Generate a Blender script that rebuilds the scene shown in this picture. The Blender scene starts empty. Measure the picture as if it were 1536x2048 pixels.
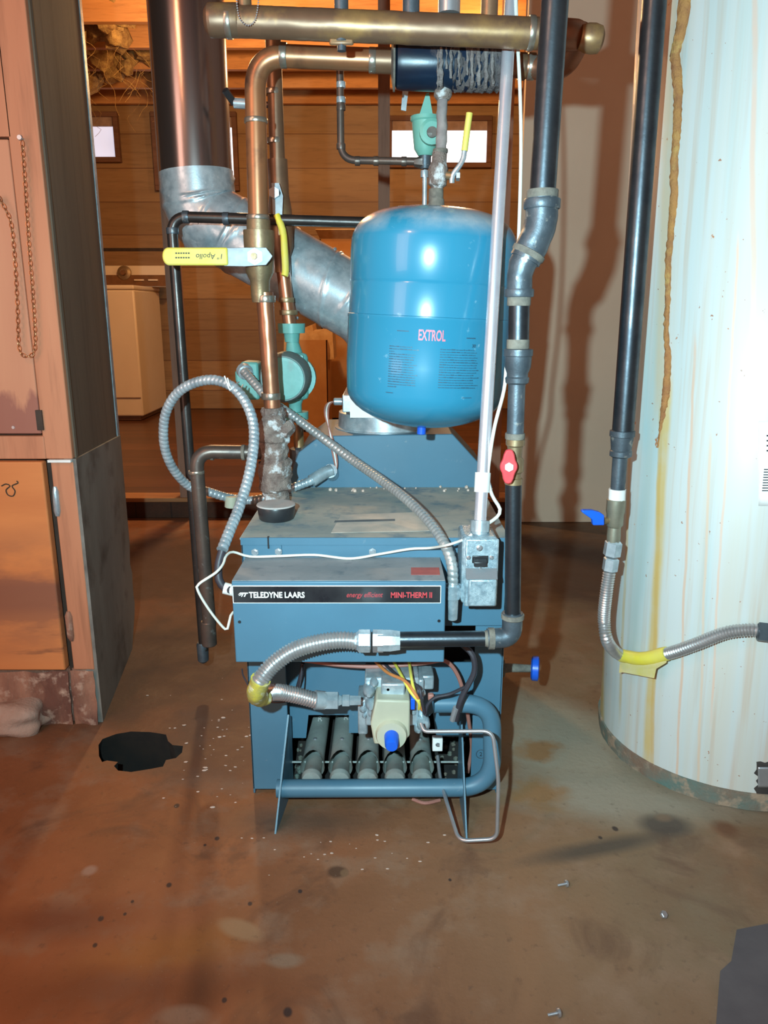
import bpy, bmesh, math, random
from mathutils import Vector, Matrix, noise
random.seed(4)
PI = math.pi
SC = bpy.context.scene
COL = SC.collection
# ------------------------------------------------------------------ camera
H, TILT, FPX = 0.85, math.radians(14.65), 1538.0
cd = bpy.data.cameras.new('camera'); cam = bpy.data.objects.new('camera', cd); COL.objects.link(cam)
cam.location = (0, 0, H); cam.rotation_euler = (PI/2 - TILT, 0, 0)
cd.sensor_fit = 'VERTICAL'; cd.sensor_height = 24; cd.lens = 24*FPX/2048; cd.clip_start = 0.01
SC.camera = cam
# ------------------------------------------------------------------ world, lights, exposure
W = bpy.data.worlds.new('world'); SC.world = W; W.use_nodes = True
W.node_tree.nodes['Background'].inputs[0].default_value = (1.0, 0.60, 0.42, 1)
W.node_tree.nodes['Background'].inputs[1].default_value = 0.24
SC.view_settings.view_transform = 'Standard'; SC.view_settings.look = 'None'
SC.view_settings.exposure = 0.0; SC.view_settings.gamma = 1.0; SC.view_settings.use_curve_mapping = False

def light(name, kind, loc, power, col, target=None, **kw):
    l = bpy.data.lights.new(name, kind); l.energy = power; l.color = col
    for k, v in kw.items(): setattr(l, k, v)
    o = bpy.data.objects.new(name, l); COL.objects.link(o); o.location = loc
    if target: o.rotation_euler = (Vector(target) - Vector(loc)).to_track_quat('-Z', 'Y').to_euler()
    return o
# phone flash just left of and above the lens, the warm bulbs of the room, a doorway behind
light('flash', 'SPOT', (-0.12, 0.0, 0.92), 142, (0.57, 0.90, 1.0), (0.40, 2.0, 0.80), spot_size=math.radians(118), spot_blend=1.0, shadow_soft_size=0.010)
light('bulb_back_room', 'POINT', (-0.75, 3.75, 2.05), 78, (1.0, 0.60, 0.27), shadow_soft_size=0.06)
light('bulb_back_right', 'POINT', (0.5, 4.4, 2.1), 30, (1.0, 0.60, 0.27), shadow_soft_size=0.06)
light('bulb_left', 'POINT', (-0.9, 0.1, 1.9), 20, (1.0, 0.46, 0.24), shadow_soft_size=0.08)
light('doorway_light', 'AREA', (-1.9, -0.6, 1.25), 20, (1.0, 0.62, 0.50), (0.0, 1.4, 0.8), shape='RECTANGLE', size=0.8, size_y=1.7)

# ------------------------------------------------------------------ picture to place
ST, CT = math.sin(TILT), math.cos(TILT)
def ray(px, py):
    u = (1024-py)/FPX
    return Vector(((px-768)/FPX, CT + u*ST, -ST + u*CT))
def A(px, py, Y):                      # point of the plane y=Y
    d = ray(px, py); t = Y/d.y
    return Vector((d.x*t, Y, H + d.z*t))
def F(px, py, z=0.0):                  # point of the plane z
    d = ray(px, py); t = (z-H)/d.z
    return Vector((d.x*t, d.y*t, z))
def PW(w, px, py, Y):                  # metres for w pixels
    d = ray(px, py); return w/FPX*(Y/d.y)

# ------------------------------------------------------------------ nodes
class NT:
    def __init__(s, name):
        s.m = bpy.data.materials.new(name); s.m.use_nodes = True
        s.t = s.m.node_tree; s.b = s.t.nodes['Principled BSDF']
        tc = s.t.nodes.new('ShaderNodeTexCoord'); s.co = tc.outputs['Object']
    def n(s, typ, ins=None, **at):
        n = s.t.nodes.new('ShaderNode'+typ)
        for k, v in at.items(): setattr(n, k, v)
        for k, v in (ins or {}).items():
            if isinstance(v, bpy.types.NodeSocket): s.t.links.new(v, n.inputs[k])
            else: n.inputs[k].default_value = v
        return n
    def noise(s, scale, detail=4, vec=None, stretch=None, rough=0.6, dist=0.0):
        v = vec or s.co
        if stretch: v = s.n('Mapping', {'Vector': v, 'Scale': stretch}).outputs[0]
        return s.n('TexNoise', {'Vector': v, 'Scale': scale, 'Detail': detail, 'Roughness': rough, 'Distortion': dist}).outputs[0]
    def rng(s, v, a, b, c=0.0, d=1.0):
        return s.n('MapRange', {0: v, 1: a, 2: b, 3: c, 4: d}).outputs[0]
    def math(s, op, a, b=0.0, clamp=False):
        return s.n('Math', {0: a, 1: b}, operation=op, use_clamp=clamp).outputs[0]
    def mix(s, f, a, b, mode='MIX'):
        n = s.t.nodes.new('ShaderNodeMix'); n.data_type = 'RGBA'; n.blend_type = mode
        for k, v in ((0, f), (6, a), (7, b)):
            if isinstance(v, bpy.types.NodeSocket): s.t.links.new(v, n.inputs[k])
            else: n.inputs[k].default_value = (*v, 1) if isinstance(v, tuple) and len(v) == 3 else v
        return n.outputs[2]
    def blob(s, c, rad, rot=0.0, soft=0.5, wob=0.35, wscale=9):
        nv = s.n('TexNoise', {'Vector': s.co, 'Scale': wscale, 'Detail': 4}).outputs[1]
        off = s.n('VectorMath', {0: nv, 1: (0.5, 0.5, 0.5)}, operation='SUBTRACT').outputs[0]
        k = min(rad[0], rad[1])*wob*2
        off = s.n('VectorMath', {0: off, 1: (k, k, 0)}, operation='MULTIPLY').outputs[0]
        v = s.n('VectorMath', {0: s.co, 1: off}, operation='ADD').outputs[0]
        mp = s.n('Mapping', {'Vector': v, 'Location': (c[0], c[1], 0), 'Rotation': (0, 0, rot), 'Scale': (rad[0], rad[1], 1000)}, vector_type='TEXTURE').outputs[0]
        ln = s.n('VectorMath', {0: mp}, operation='LENGTH').outputs['Value']
        return s.rng(ln, 1.0, 1.0-soft)
    def out(s, col, rough=0.6, metal=0.0, bump=None, bstr=0.3, bdist=0.002, spec=None, coat=0.0):
        for k, v in (('Base Color', col), ('Roughness', rough), ('Metallic', metal), ('Coat Weight', coat)):
            if isinstance(v, bpy.types.NodeSocket): s.t.links.new(v, s.b.inputs[k])
            else: s.b.inputs[k].default_value = (*v, 1) if isinstance(v, tuple) and len(v) == 3 else v
        if spec is not None: s.b.inputs['Specular IOR Level'].default_value = spec
        if bump is not None:
            b = s.n('Bump', {'Height': bump, 'Strength': bstr, 'Distance': bdist})
            s.t.links.new(b.outputs[0], s.b.inputs['Normal'])
        return s.m

def MT(name, c1, c2=None, scale=20, rough=0.5, metal=0.0, dirt=None, dscale=60, dth=(0.55, 0.7), bstr=0.15, stretch=None, coat=0.0, bdist=0.001, th=(0.35, 0.65), spec=None):
    t = NT(name); c2 = c2 or tuple(x*0.75 for x in c1)
    n1 = t.noise(scale, 5, stretch=stretch)
    col = t.mix(t.rng(n1, *th), c1, c2)
    if dirt:
        col = t.mix(t.rng(t.noise(dscale, 6), *dth), col, dirt)
    return t.out(col, t.rng(n1, 0.3, 0.7, rough*0.85, min(1, rough*1.15)), metal, t.noise(scale*6, 4, stretch=stretch), bstr, bdist, coat=coat, spec=spec)

def wood(name, c1, c2, axis='X', plank=None, pax='Z', line=(0.03, 0.012, 0.006), rough=0.7, gs=14, lw=0.03, stain=None):
    t = NT(name)
    st = {'X': (0.10, 1, 1), 'Y': (1, 0.10, 1), 'Z': (1, 1, 0.08)}[axis]
    g = t.noise(gs, 8, stretch=st, dist=0.6)
    col = t.mix(t.rng(g, 0.32, 0.68), c1, c2)
    g2 = t.noise(gs*7, 4, stretch=st)
    col = t.mix(t.rng(g2, 0.5, 0.8, 0, 0.6), col, tuple(x*0.45 for x in c2))
    col = t.mix(t.rng(t.noise(3.1, 5, stretch=st, dist=1.5), 0.48, 0.7, 0, 0.5), col, tuple(x*0.6 for x in c2))
    if plank:
        sx = t.n('SeparateXYZ', {0: t.co}).outputs[{'X': 0, 'Y': 1, 'Z': 2}[pax]]
        q = t.math('DIVIDE', sx, plank)
        fr = t.math('FRACT', q); fl = t.math('FLOOR', q)
        wn = t.n('TexWhiteNoise', {1: fl}, noise_dimensions='1D').outputs[0]
        col = t.mix(t.rng(wn, 0, 1, 0, 0.55), col, tuple(x*0.5 for x in c2))
        e = t.math('MINIMUM', fr, t.math('SUBTRACT', 1.0, fr))
        col = t.mix(t.rng(e, lw*0.5, lw, 1, 0), col, line)
    if stain:
        for args, sc_, a in stain:
            m = t.blob(*args) if isinstance(args, tuple) else args
            col = t.mix(t.math('MULTIPLY', m, a), col, sc_)
    return t.out(col, rough, 0, g2, 0.25, 0.002)

# ------------------------------------------------------------------ mesh builder
class MB:
    def __init__(s): s.v = []; s.f = []; s.sm = []
    def add(s, vs, fs, smooth=False):
        o = len(s.v); s.v += [tuple(v) for v in vs]; s.f += [tuple(i+o for i in f) for f in fs]; s.sm += [smooth]*len(fs)
        return s
    def box(s, x0, x1, y0, y1, z0, z1):
        return s.hexa([(x0,y0,z0),(x1,y0,z0),(x1,y1,z0),(x0,y1,z0),(x0,y0,z1),(x1,y0,z1),(x1,y1,z1),(x0,y1,z1)])
    def hexa(s, p):
        return s.add(p, [(0,3,2,1),(4,5,6,7),(0,1,5,4),(1,2,6,5),(2,3,7,6),(3,0,4,7)])
    def obox(s, c, ux, uy, uz, hx, hy, hz):
        c = Vector(c); ux, uy, uz = (Vector(a).normalized() for a in (ux, uy, uz))
        p = [c + ux*hx*a + uy*hy*b + uz*hz*d for d in (-1, 1) for a, b in ((-1,-1),(1,-1),(1,1),(-1,1))]
        return s.hexa(p)
    def prism(s, poly, ext):
        ext = Vector(ext); n = len(poly); a = [Vector(p) for p in poly]; b = [p+ext for p in a]
        fs = [tuple(range(n))[::-1], tuple(range(n, 2*n))] + [(i, (i+1) % n, (i+1) % n+n, i+n) for i in range(n)]
        return s.add(a+b, fs)
    def tube(s, path, r, seg=16, caps=True, rf=None, lump=0.0, lf=60, smooth=True):
        pts = [Vector(p) for p in path]
        ds = []
        for i in range(len(pts)):
            a = pts[max(0, i-1)]; b = pts[min(len(pts)-1, i+1)]; d = (b-a)
            ds.append(d.normalized() if d.length > 1e-9 else Vector((0,0,1)))
        up = Vector((0,0,1)) if abs(ds[0].z) < 0.9 else Vector((0,1,0))
        n = (up - ds[0]*up.dot(ds[0])).normalized()
        vs = []; L = 0
        for i, p in enumerate(pts):
            if i: L += (p-pts[i-1]).length
            n = (n - ds[i]*n.dot(ds[i])).normalized(); bn = ds[i].cross(n)
            rr = r[i] if isinstance(r, (list, tuple)) else r
            for k in range(seg):
                a = 2*PI*k/seg; dirv = n*math.cos(a)+bn*math.sin(a)
                q = rr*(1 if rf is None else rf(L, a))
                if lump: q += lump*noise.noise((p+dirv*rr)*lf)+lump*0.6*noise.noise((p+dirv*rr)*lf*2.7)
                vs.append(p + dirv*q)
        fs = [(i*seg+k, i*seg+(k+1) % seg, (i+1)*seg+(k+1) % seg, (i+1)*seg+k) for i in range(len(pts)-1) for k in range(seg)]
        s.add(vs, fs, smooth)
        if caps:
            o = len(vs)-seg
            s.add(vs, [tuple(range(seg))[::-1], tuple(range(o, o+seg))], False)
        return s
    def lathe(s, p, d, prof, seg=24, smooth=True, phase=0.0, lump=0.0, lf=60):
        p = Vector(p); d = Vector(d).normalized()
        up = Vector((0,0,1)) if abs(d.z) < 0.9 else Vector((0,-1,0))
        n = (up - d*up.dot(d)).normalized(); b = d.cross(n); vs = []
        for t, r in prof:
            for k in range(seg):
                a = 2*PI*k/seg+phase; dv = n*math.cos(a)+b*math.sin(a)
                q = r + (lump*noise.noise((p+d*t+dv*r)*lf) if lump else 0)
                vs.append(p+d*t+dv*q)
        m = len(prof)
        fs = [(i*seg+k, i*seg+(k+1) % seg, (i+1)*seg+(k+1) % seg, (i+1)*seg+k) for i in range(m-1) for k in range(seg)]
        s.add(vs, fs, smooth)
        s.add(vs, [tuple(range(seg))[::-1], tuple(range((m-1)*seg, m*seg))], False)
        return s
    def ball(s, c, r, seg=14, sq=(1,1,1), lump=0.0, lf=40):
        c = Vector(c); vs = []; rings = seg//2
        for i in range(rings+1):
            th = PI*i/rings
            for k in range(seg):
                a = 2*PI*k/seg; dv = Vector((math.sin(th)*math.cos(a), math.sin(th)*math.sin(a), math.cos(th)))
                q = r*(1+(lump*noise.noise((c+dv*r)*lf) if lump else 0))
                vs.append(c+Vector((dv.x*sq[0], dv.y*sq[1], dv.z*sq[2]))*q)
        fs = [(i*seg+k, (i+1)*seg+k, (i+1)*seg+(k+1) % seg, i*seg+(k+1) % seg) for i in range(rings) for k in range(seg)]
        return s.add(vs, fs, True)
    def build(s, name, mat, parent=None, bevel=0.0, label=None, kind=None, local=False, recalc=True, bseg=2):
        me = bpy.data.meshes.new(name); me.from_pydata(s.v, [], s.f)
        for p, q in zip(me.polygons, s.sm): p.use_smooth = q
        if recalc:
            bm = bmesh.new(); bm.from_mesh(me); bmesh.ops.recalc_face_normals(bm, faces=bm.faces); bm.to_mesh(me); bm.free()
        me.set_sharp_from_angle(angle=math.radians(38))
        me.materials.append(mat)
        o = bpy.data.objects.new(name, me); COL.objects.link(o)
        attach(o, parent, local)
        if bevel:
            b = o.modifiers.new('bevel', 'BEVEL'); b.width = bevel; b.segments = bseg; b.limit_method = 'ANGLE'; b.angle_limit = math.radians(40)
        if label: o['label'] = label
        if kind: o['kind'] = kind
        return o
def attach(o, parent, local=False):
    if parent is not None:
        o.parent = parent
        if parent.type == 'EMPTY' and not local:
            o.matrix_parent_inverse = (Matrix.Translation(parent.location) @ parent.rotation_euler.to_matrix().to_4x4()).inverted()
def thing(name, label, cat, loc=(0,0,0), rot=(0,0,0), group=None):
    o = bpy.data.objects.new(name, None); COL.objects.link(o); o.empty_display_size = 0.05
    o.location = loc; o.rotation_euler = rot; o['label'] = label; o['category'] = cat
    if group: o['group'] = group
    return o
def tag(o, label, cat, group=None, kind=None):
    o['label'] = label; o['category'] = cat
    if group: o['group'] = group
    if kind: o['kind'] = kind
    return o
def struct(o): o['kind'] = 'structure'; return o

def smooth_path(pts, step=0.01):
    pts = [Vector(p) for p in pts]; P = [2*pts[0]-pts[1]] + pts + [2*pts[-1]-pts[-2]]; out = []
    for i in range(1, len(P)-2):
        a, b, c, d = P[i-1:i+3]; n = max(2, int((c-b).length/step))
        for k in range(n):
            t = k/n
            out.append(0.5*((2*b)+(c-a)*t+(2*a-5*b+4*c-d)*t*t+(3*b-a-3*c+d)*t**3))
    out.append(pts[-1]); return out
def resample(pts, step):
    out = [pts[0]]; acc = 0
    for a, b in zip(pts, pts[1:]):
        L = (b-a).length
        while acc+L >= step:
            t = (step-acc)/L; a = a+(b-a)*t; L = (b-a).length; out.append(a); acc = 0
            if L < 1e-9: break
        acc += L
    out.append(pts[-1]); return out
def round_path(pts, R, n=8):
    pts = [Vector(p) for p in pts]; out = [pts[0]]
    for a, b, c in zip(pts, pts[1:], pts[2:]):
        u = (a-b).normalized(); v = (c-b).normalized(); d = min(R, (a-b).length*0.49, (c-b).length*0.49)
        p, q = b+u*d, b+v*d
        for k in range(n+1):
            t = k/n; out.append(p*(1-t)**2+b*2*t*(1-t)+q*t*t)
    out.append(pts[-1]); return out
def seg_path(a, b, n=2):
    a, b = Vector(a), Vector(b); return [a+(b-a)*i/n for i in range(n+1)]
def PP(lst): return [A(*p) for p in lst]
def corr(pts, r, pitch=0.0045, amp=0.10):             # ringed flexible tube
    p = resample(smooth_path(pts, 0.004), pitch/4)
    return MB().tube(p, r, 16, rf=lambda L, a: 1+amp*math.cos(2*PI*L/pitch))
def bx_cable(pts, r=0.0088, pitch=0.0085):            # spiral armoured cable
    p = resample(smooth_path(pts, 0.004), pitch/6)
    def f(L, a):
        t = (L/pitch + a/(2*PI)) % 1.0
        return 0.90+0.14*math.sin(PI*t)**0.6
    return MB().tube(p, r, 18, rf=f)
def text(body, size, mat, fn, parent, name='lettering', bold=0.0, shear=0.0, ext=0.0003, label=None, local=False, sx=1.0, spacing=1.0):
    c = bpy.data.curves.new(name, 'FONT'); c.body = body; c.size = size; c.offset = bold; c.shear = shear; c.extrude = ext; c.resolution_u = 3; c.space_character = spacing
    o = bpy.data.objects.new(name, c); COL.objects.link(o); bpy.context.view_layer.update()
    me = bpy.data.meshes.new_from_object(o); bpy.data.objects.remove(o); bpy.data.curves.remove(c)
    for v in me.vertices: v.co = fn(v.co.x*sx, v.co.y, v.co.z)
    me.materials.clear(); me.materials.append(mat)
    q = bpy.data.objects.new(name, me); COL.objects.link(q); attach(q, parent, local)
    if label: q['label'] = label
    return q

# ------------------------------------------------------------------ materials
M = {}
M['drywall'] = MT('drywall', (0.78, 0.60, 0.44), (0.74, 0.56, 0.41), 3, 0.9, bstr=0.05)
M['back_wood'] = wood('back_boards', (0.46, 0.27, 0.115), (0.34, 0.18, 0.07), 'X', 0.235, 'Z', rough=0.6, line=(0.13, 0.05, 0.02), lw=0.014, gs=7)
M['deck_wood'] = wood('deck_boards', (0.20, 0.07, 0.025), (0.11, 0.036, 0.014), 'X', 0.24, 'Y', rough=0.35, lw=0.02)
M['sill_wood'] = wood('sill_wood', (0.55, 0.26, 0.10), (0.36, 0.15, 0.06), 'X')
M['joist'] = wood('joist_wood', (0.66, 0.30, 0.10), (0.50, 0.20, 0.06), 'X')
M['subfloor'] = wood('subfloor_boards', (0.12, 0.04, 0.015), (0.07, 0.025, 0.01), 'Y', 0.15, 'X')
M['stud'] = wood('stud_wood', (0.42, 0.22, 0.14), (0.34, 0.17, 0.11), 'Z')
M['insul'] = MT('insulation_fluff', (0.62, 0.38, 0.12), (0.30, 0.15, 0.05), 30, 0.95, bstr=1.0, bdist=0.01)
M['ply_orange'] = wood('orange_plywood', (0.62, 0.25, 0.11), (0.50, 0.17, 0.065), 'Z', gs=6)
M['frame_wood'] = wood('closet_frame_wood', (0.58, 0.24, 0.125), (0.47, 0.17, 0.085), 'Z', gs=8)
M['rot_wood'] = MT('rotted_wood', (0.50, 0.24, 0.15), (0.16, 0.065, 0.045), 10, 0.9, bstr=0.9, bdist=0.006, stretch=(1, 1, 0.35), dirt=(0.60, 0.40, 0.30), dscale=25)
M['grey_wood'] = wood('grey_brown_panel', (0.17, 0.12, 0.082), (0.13, 0.09, 0.06), 'Z', gs=5, rough=0.85)
M['seam_dark'] = MT('dark_seam', (0.05, 0.03, 0.02), rough=0.8)
M['chain'] = MT('chain_brass', (0.55, 0.26, 0.12), (0.36, 0.16, 0.08), 40, 0.4, 0.8)
M['white_ap'] = MT('almond_enamel', (0.88, 0.72, 0.52), (0.84, 0.68, 0.48), 4, 0.4, bstr=0.02)
M['ap_brown'] = MT('console_brown', (0.22, 0.10, 0.04), rough=0.4)
M['cardboard'] = MT('cardboard', (0.50, 0.235, 0.075), (0.43, 0.19, 0.06), 6, 0.85)
M['paper'] = MT('kraft_paper', (0.66, 0.42, 0.20), (0.50, 0.28, 0.11), 14, 0.8, bstr=0.4)
M['boiler'] = MT('blue_grey_enamel', (0.076, 0.180, 0.258), (0.064, 0.155, 0.225), 6, 0.42, 0.0, dirt=(0.22, 0.27, 0.30), dscale=45, dth=(0.66, 0.78), bstr=0.05)
M['boiler_dark'] = MT('scorched_interior', (0.02, 0.018, 0.018), (0.045, 0.035, 0.03), 20, 0.9)
M['dust_top'] = MT('dusty_top', (0.29, 0.32, 0.30), (0.48, 0.45, 0.38), 9, 0.8, dirt=(0.17, 0.24, 0.27), dscale=22, dth=(0.5, 0.66), bstr=0.5, stretch=(0.7, 1, 1))
M['burner'] = MT('burner_steel', (0.36, 0.40, 0.37), (0.28, 0.30, 0.28), 26, 0.45, 0.15, dirt=(0.27, 0.20, 0.17), dscale=30, dth=(0.6, 0.75), bstr=0.3)
M['galv'] = MT('galvanised_steel', (0.58, 0.66, 0.70), (0.33, 0.40, 0.44), 40, 0.30, 0.5, dirt=(0.62, 0.66, 0.68), dscale=70, dth=(0.6, 0.72), bstr=0.12)
M['duct_v'] = MT('brushed_flue_steel', (0.33, 0.275, 0.26), (0.25, 0.21, 0.20), 10, 0.23, 0.95, stretch=(1, 1, 0.15), bstr=0.10)
M['steel'] = MT('bright_steel', (0.55, 0.57, 0.60), (0.45, 0.47, 0.50), 30, 0.32, 0.75, bstr=0.03)
M['emt'] = MT('conduit_steel', (0.74, 0.73, 0.78), (0.62, 0.61, 0.68), 30, 0.30, 0.6, bstr=0.03)
M['iron'] = MT('black_iron', (0.075, 0.085, 0.096), (0.045, 0.052, 0.062), 30, 0.36, 0.85, dirt=(0.34, 0.36, 0.36), dscale=110, dth=(0.74, 0.77), bstr=0.15)
M['galvbox'] = MT('spangled_box_steel', (0.58, 0.72, 0.78), (0.26, 0.36, 0.42), 110, 0.28, 0.5, dirt=(0.75, 0.8, 0.82), dscale=150, dth=(0.62, 0.72), bstr=0.5)
M['zinc'] = MT('zinc_plate', (0.36, 0.41, 0.44), (0.27, 0.31, 0.34), 30, 0.5, 0.25, bstr=0.05)
M['iron_dull'] = MT('dull_iron', (0.085, 0.072, 0.066), (0.05, 0.042, 0.04), 20, 0.36, 0.7, dirt=(0.2, 0.17, 0.15), dscale=70, dth=(0.66, 0.74))
M['iron_fit'] = MT('grey_iron_fitting', (0.105, 0.125, 0.145), (0.06, 0.075, 0.09), 40, 0.45, 0.5, dirt=(0.32, 0.30, 0.27), dscale=60, dth=(0.62, 0.72), bstr=0.3)
M['dope'] = MT('pipe_dope', (0.20, 0.175, 0.14), (0.11, 0.095, 0.08), 60, 0.8, bstr=0.5)
M['copper'] = MT('aged_copper', (0.42, 0.17, 0.09), (0.26, 0.13, 0.075), 9, 0.38, 0.72, dirt=(0.20, 0.11, 0.08), dscale=14, dth=(0.58, 0.75), bstr=0.12, stretch=(1, 1, 0.5))
M['copper_or'] = MT('orange_copper', (0.48, 0.19, 0.08), (0.30, 0.15, 0.075), 11, 0.36, 0.6, dirt=(0.10, 0.05, 0.035), dscale=16, dth=(0.52, 0.78), bstr=0.10, stretch=(0.5, 1, 0.5))
M['copper_tan'] = MT('tarnished_copper', (0.29, 0.165, 0.095), (0.15, 0.088, 0.055), 9, 0.42, 0.55, dirt=(0.42, 0.25, 0.095), dscale=11, dth=(0.50, 0.68), bstr=0.15, stretch=(0.5, 1, 1))
M['copper_dk'] = MT('dark_copper', (0.17, 0.12, 0.095), (0.10, 0.075, 0.065), 20, 0.4, 0.6, dirt=(0.3, 0.3, 0.28), dscale=60, dth=(0.62, 0.75))
M['solder'] = MT('solder', (0.45, 0.40, 0.33), rough=0.3, metal=0.8)
M['brass'] = MT('dirty_brass', (0.37, 0.26, 0.14), (0.24, 0.17, 0.10), 30, 0.42, 0.65, bstr=0.25)
M['crust'] = MT('mineral_crust', (0.30, 0.235, 0.20), (0.15, 0.105, 0.09), 45, 0.85, dirt=(0.62, 0.62, 0.62), dscale=38, dth=(0.55, 0.64), bstr=1.0, bdist=0.004)
M['sep'] = MT('navy_steel', (0.006, 0.020, 0.045), (0.006, 0.012, 0.025), 10, 0.3, 0.1, dirt=(0.12, 0.10, 0.10), dscale=16, dth=(0.58, 0.7))
M['teal'] = MT('teal_enamel', (0.13, 0.37, 0.33), (0.11, 0.31, 0.28), 20, 0.4, dirt=(0.17, 0.19, 0.18), dscale=20, dth=(0.62, 0.8), bstr=0.15)
M['teal_dk'] = MT('dusty_motor_shell', (0.15, 0.21, 0.20), (0.11, 0.15, 0.145), 30, 0.6)
M['yellow'] = MT('yellow_vinyl', (0.80, 0.66, 0.05), (0.70, 0.60, 0.14), 14, 0.4, bstr=0.03)
M['black'] = MT('black_plastic', (0.012, 0.012, 0.015), (0.03, 0.03, 0.032), 12, 0.3, bstr=0.02)
M['ink'] = MT('dark_ink', (0.03, 0.03, 0.04), rough=0.6)
M['white'] = MT('white_plastic', (0.86, 0.85, 0.82), (0.74, 0.72, 0.68), 20, 0.5, bstr=0.03)
M['cable_white'] = MT('cream_cable', (0.80, 0.76, 0.68), (0.70, 0.64, 0.56), 40, 0.5, bstr=0.02)
M['red'] = MT('red_vinyl', (0.62, 0.045, 0.055), (0.5, 0.05, 0.055), 30, 0.45)
M['redtext'] = MT('red_print', (0.62, 0.06, 0.07), rough=0.5)
M['pinktext'] = MT('pink_print', (0.80, 0.18, 0.24), (0.7, 0.2, 0.26), 40, 0.5)
M['blue'] = MT('blue_plastic', (0.01, 0.12, 0.72), (0.01, 0.10, 0.6), 10, 0.35)
M['beige_pl'] = MT('beige_plastic', (0.48, 0.46, 0.34), (0.42, 0.40, 0.30), 14, 0.5)
M['wire_red'] = MT('faded_red_wire', (0.42, 0.17, 0.13), (0.35, 0.14, 0.11), 20, 0.6)
M['wire_or'] = MT('orange_wire', (0.66, 0.22, 0.06), rough=0.6)
M['wire_blk'] = MT('black_wire', (0.04, 0.035, 0.045), rough=0.5)
M['wire_gry'] = MT('grey_wire', (0.28, 0.27, 0.28), rough=0.5)
M['stone'] = MT('pale_stone', (0.50, 0.34, 0.27), (0.38, 0.24, 0.18), 12, 0.95, bstr=0.8, bdist=0.004)
M['mat_grey'] = MT('grey_mat', (0.115, 0.10, 0.105), (0.095, 0.082, 0.088), 14, 0.95, bstr=0.3)
M['chips'] = MT('pale_chips', (0.72, 0.55, 0.46), rough=0.9)
M['soil'] = MT('black_soil', (0.010, 0.008, 0.007), (0.02, 0.014, 0.01), 30, 0.95)
M['rust_rim'] = MT('rusty_rim', (0.20, 0.125, 0.085), (0.10, 0.17, 0.15), 14, 0.85, dirt=(0.32, 0.23, 0.16), dscale=34, dth=(0.52, 0.64), bstr=0.7, bdist=0.003)
M['rustcrust'] = MT('orange_rust', (0.46, 0.20, 0.055), (0.33, 0.13, 0.05), 40, 0.9, dirt=(0.56, 0.33, 0.10), dscale=30, bstr=0.9, bdist=0.003)
M['winframe'] = wood('window_frame_wood', (0.22, 0.10, 0.055), (0.14, 0.06, 0.035), 'X')
M['winshade'] = MT('window_shade', (0.42, 0.28, 0.22), rough=0.8)
def emis(name, col, st):
    t = NT(name); n = t.noise(3, 2)
    c = t.mix(t.rng(n, 0.4, 0.6, 0, 0.5), col, tuple(x*0.75 for x in col))
    t.t.links.new(c, t.b.inputs['Emission Color']); t.b.inputs['Emission Strength'].default_value = st
    t.b.inputs['Base Color'].default_value = (0.5, 0.5, 0.5, 1); return t.m
M['daylight'] = emis('daylight_glass', (1.0, 0.97, 1.0), 1.9)
M['daylight2'] = emis('daylight_glass_dim', (0.80, 0.78, 0.95), 0.85)

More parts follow.
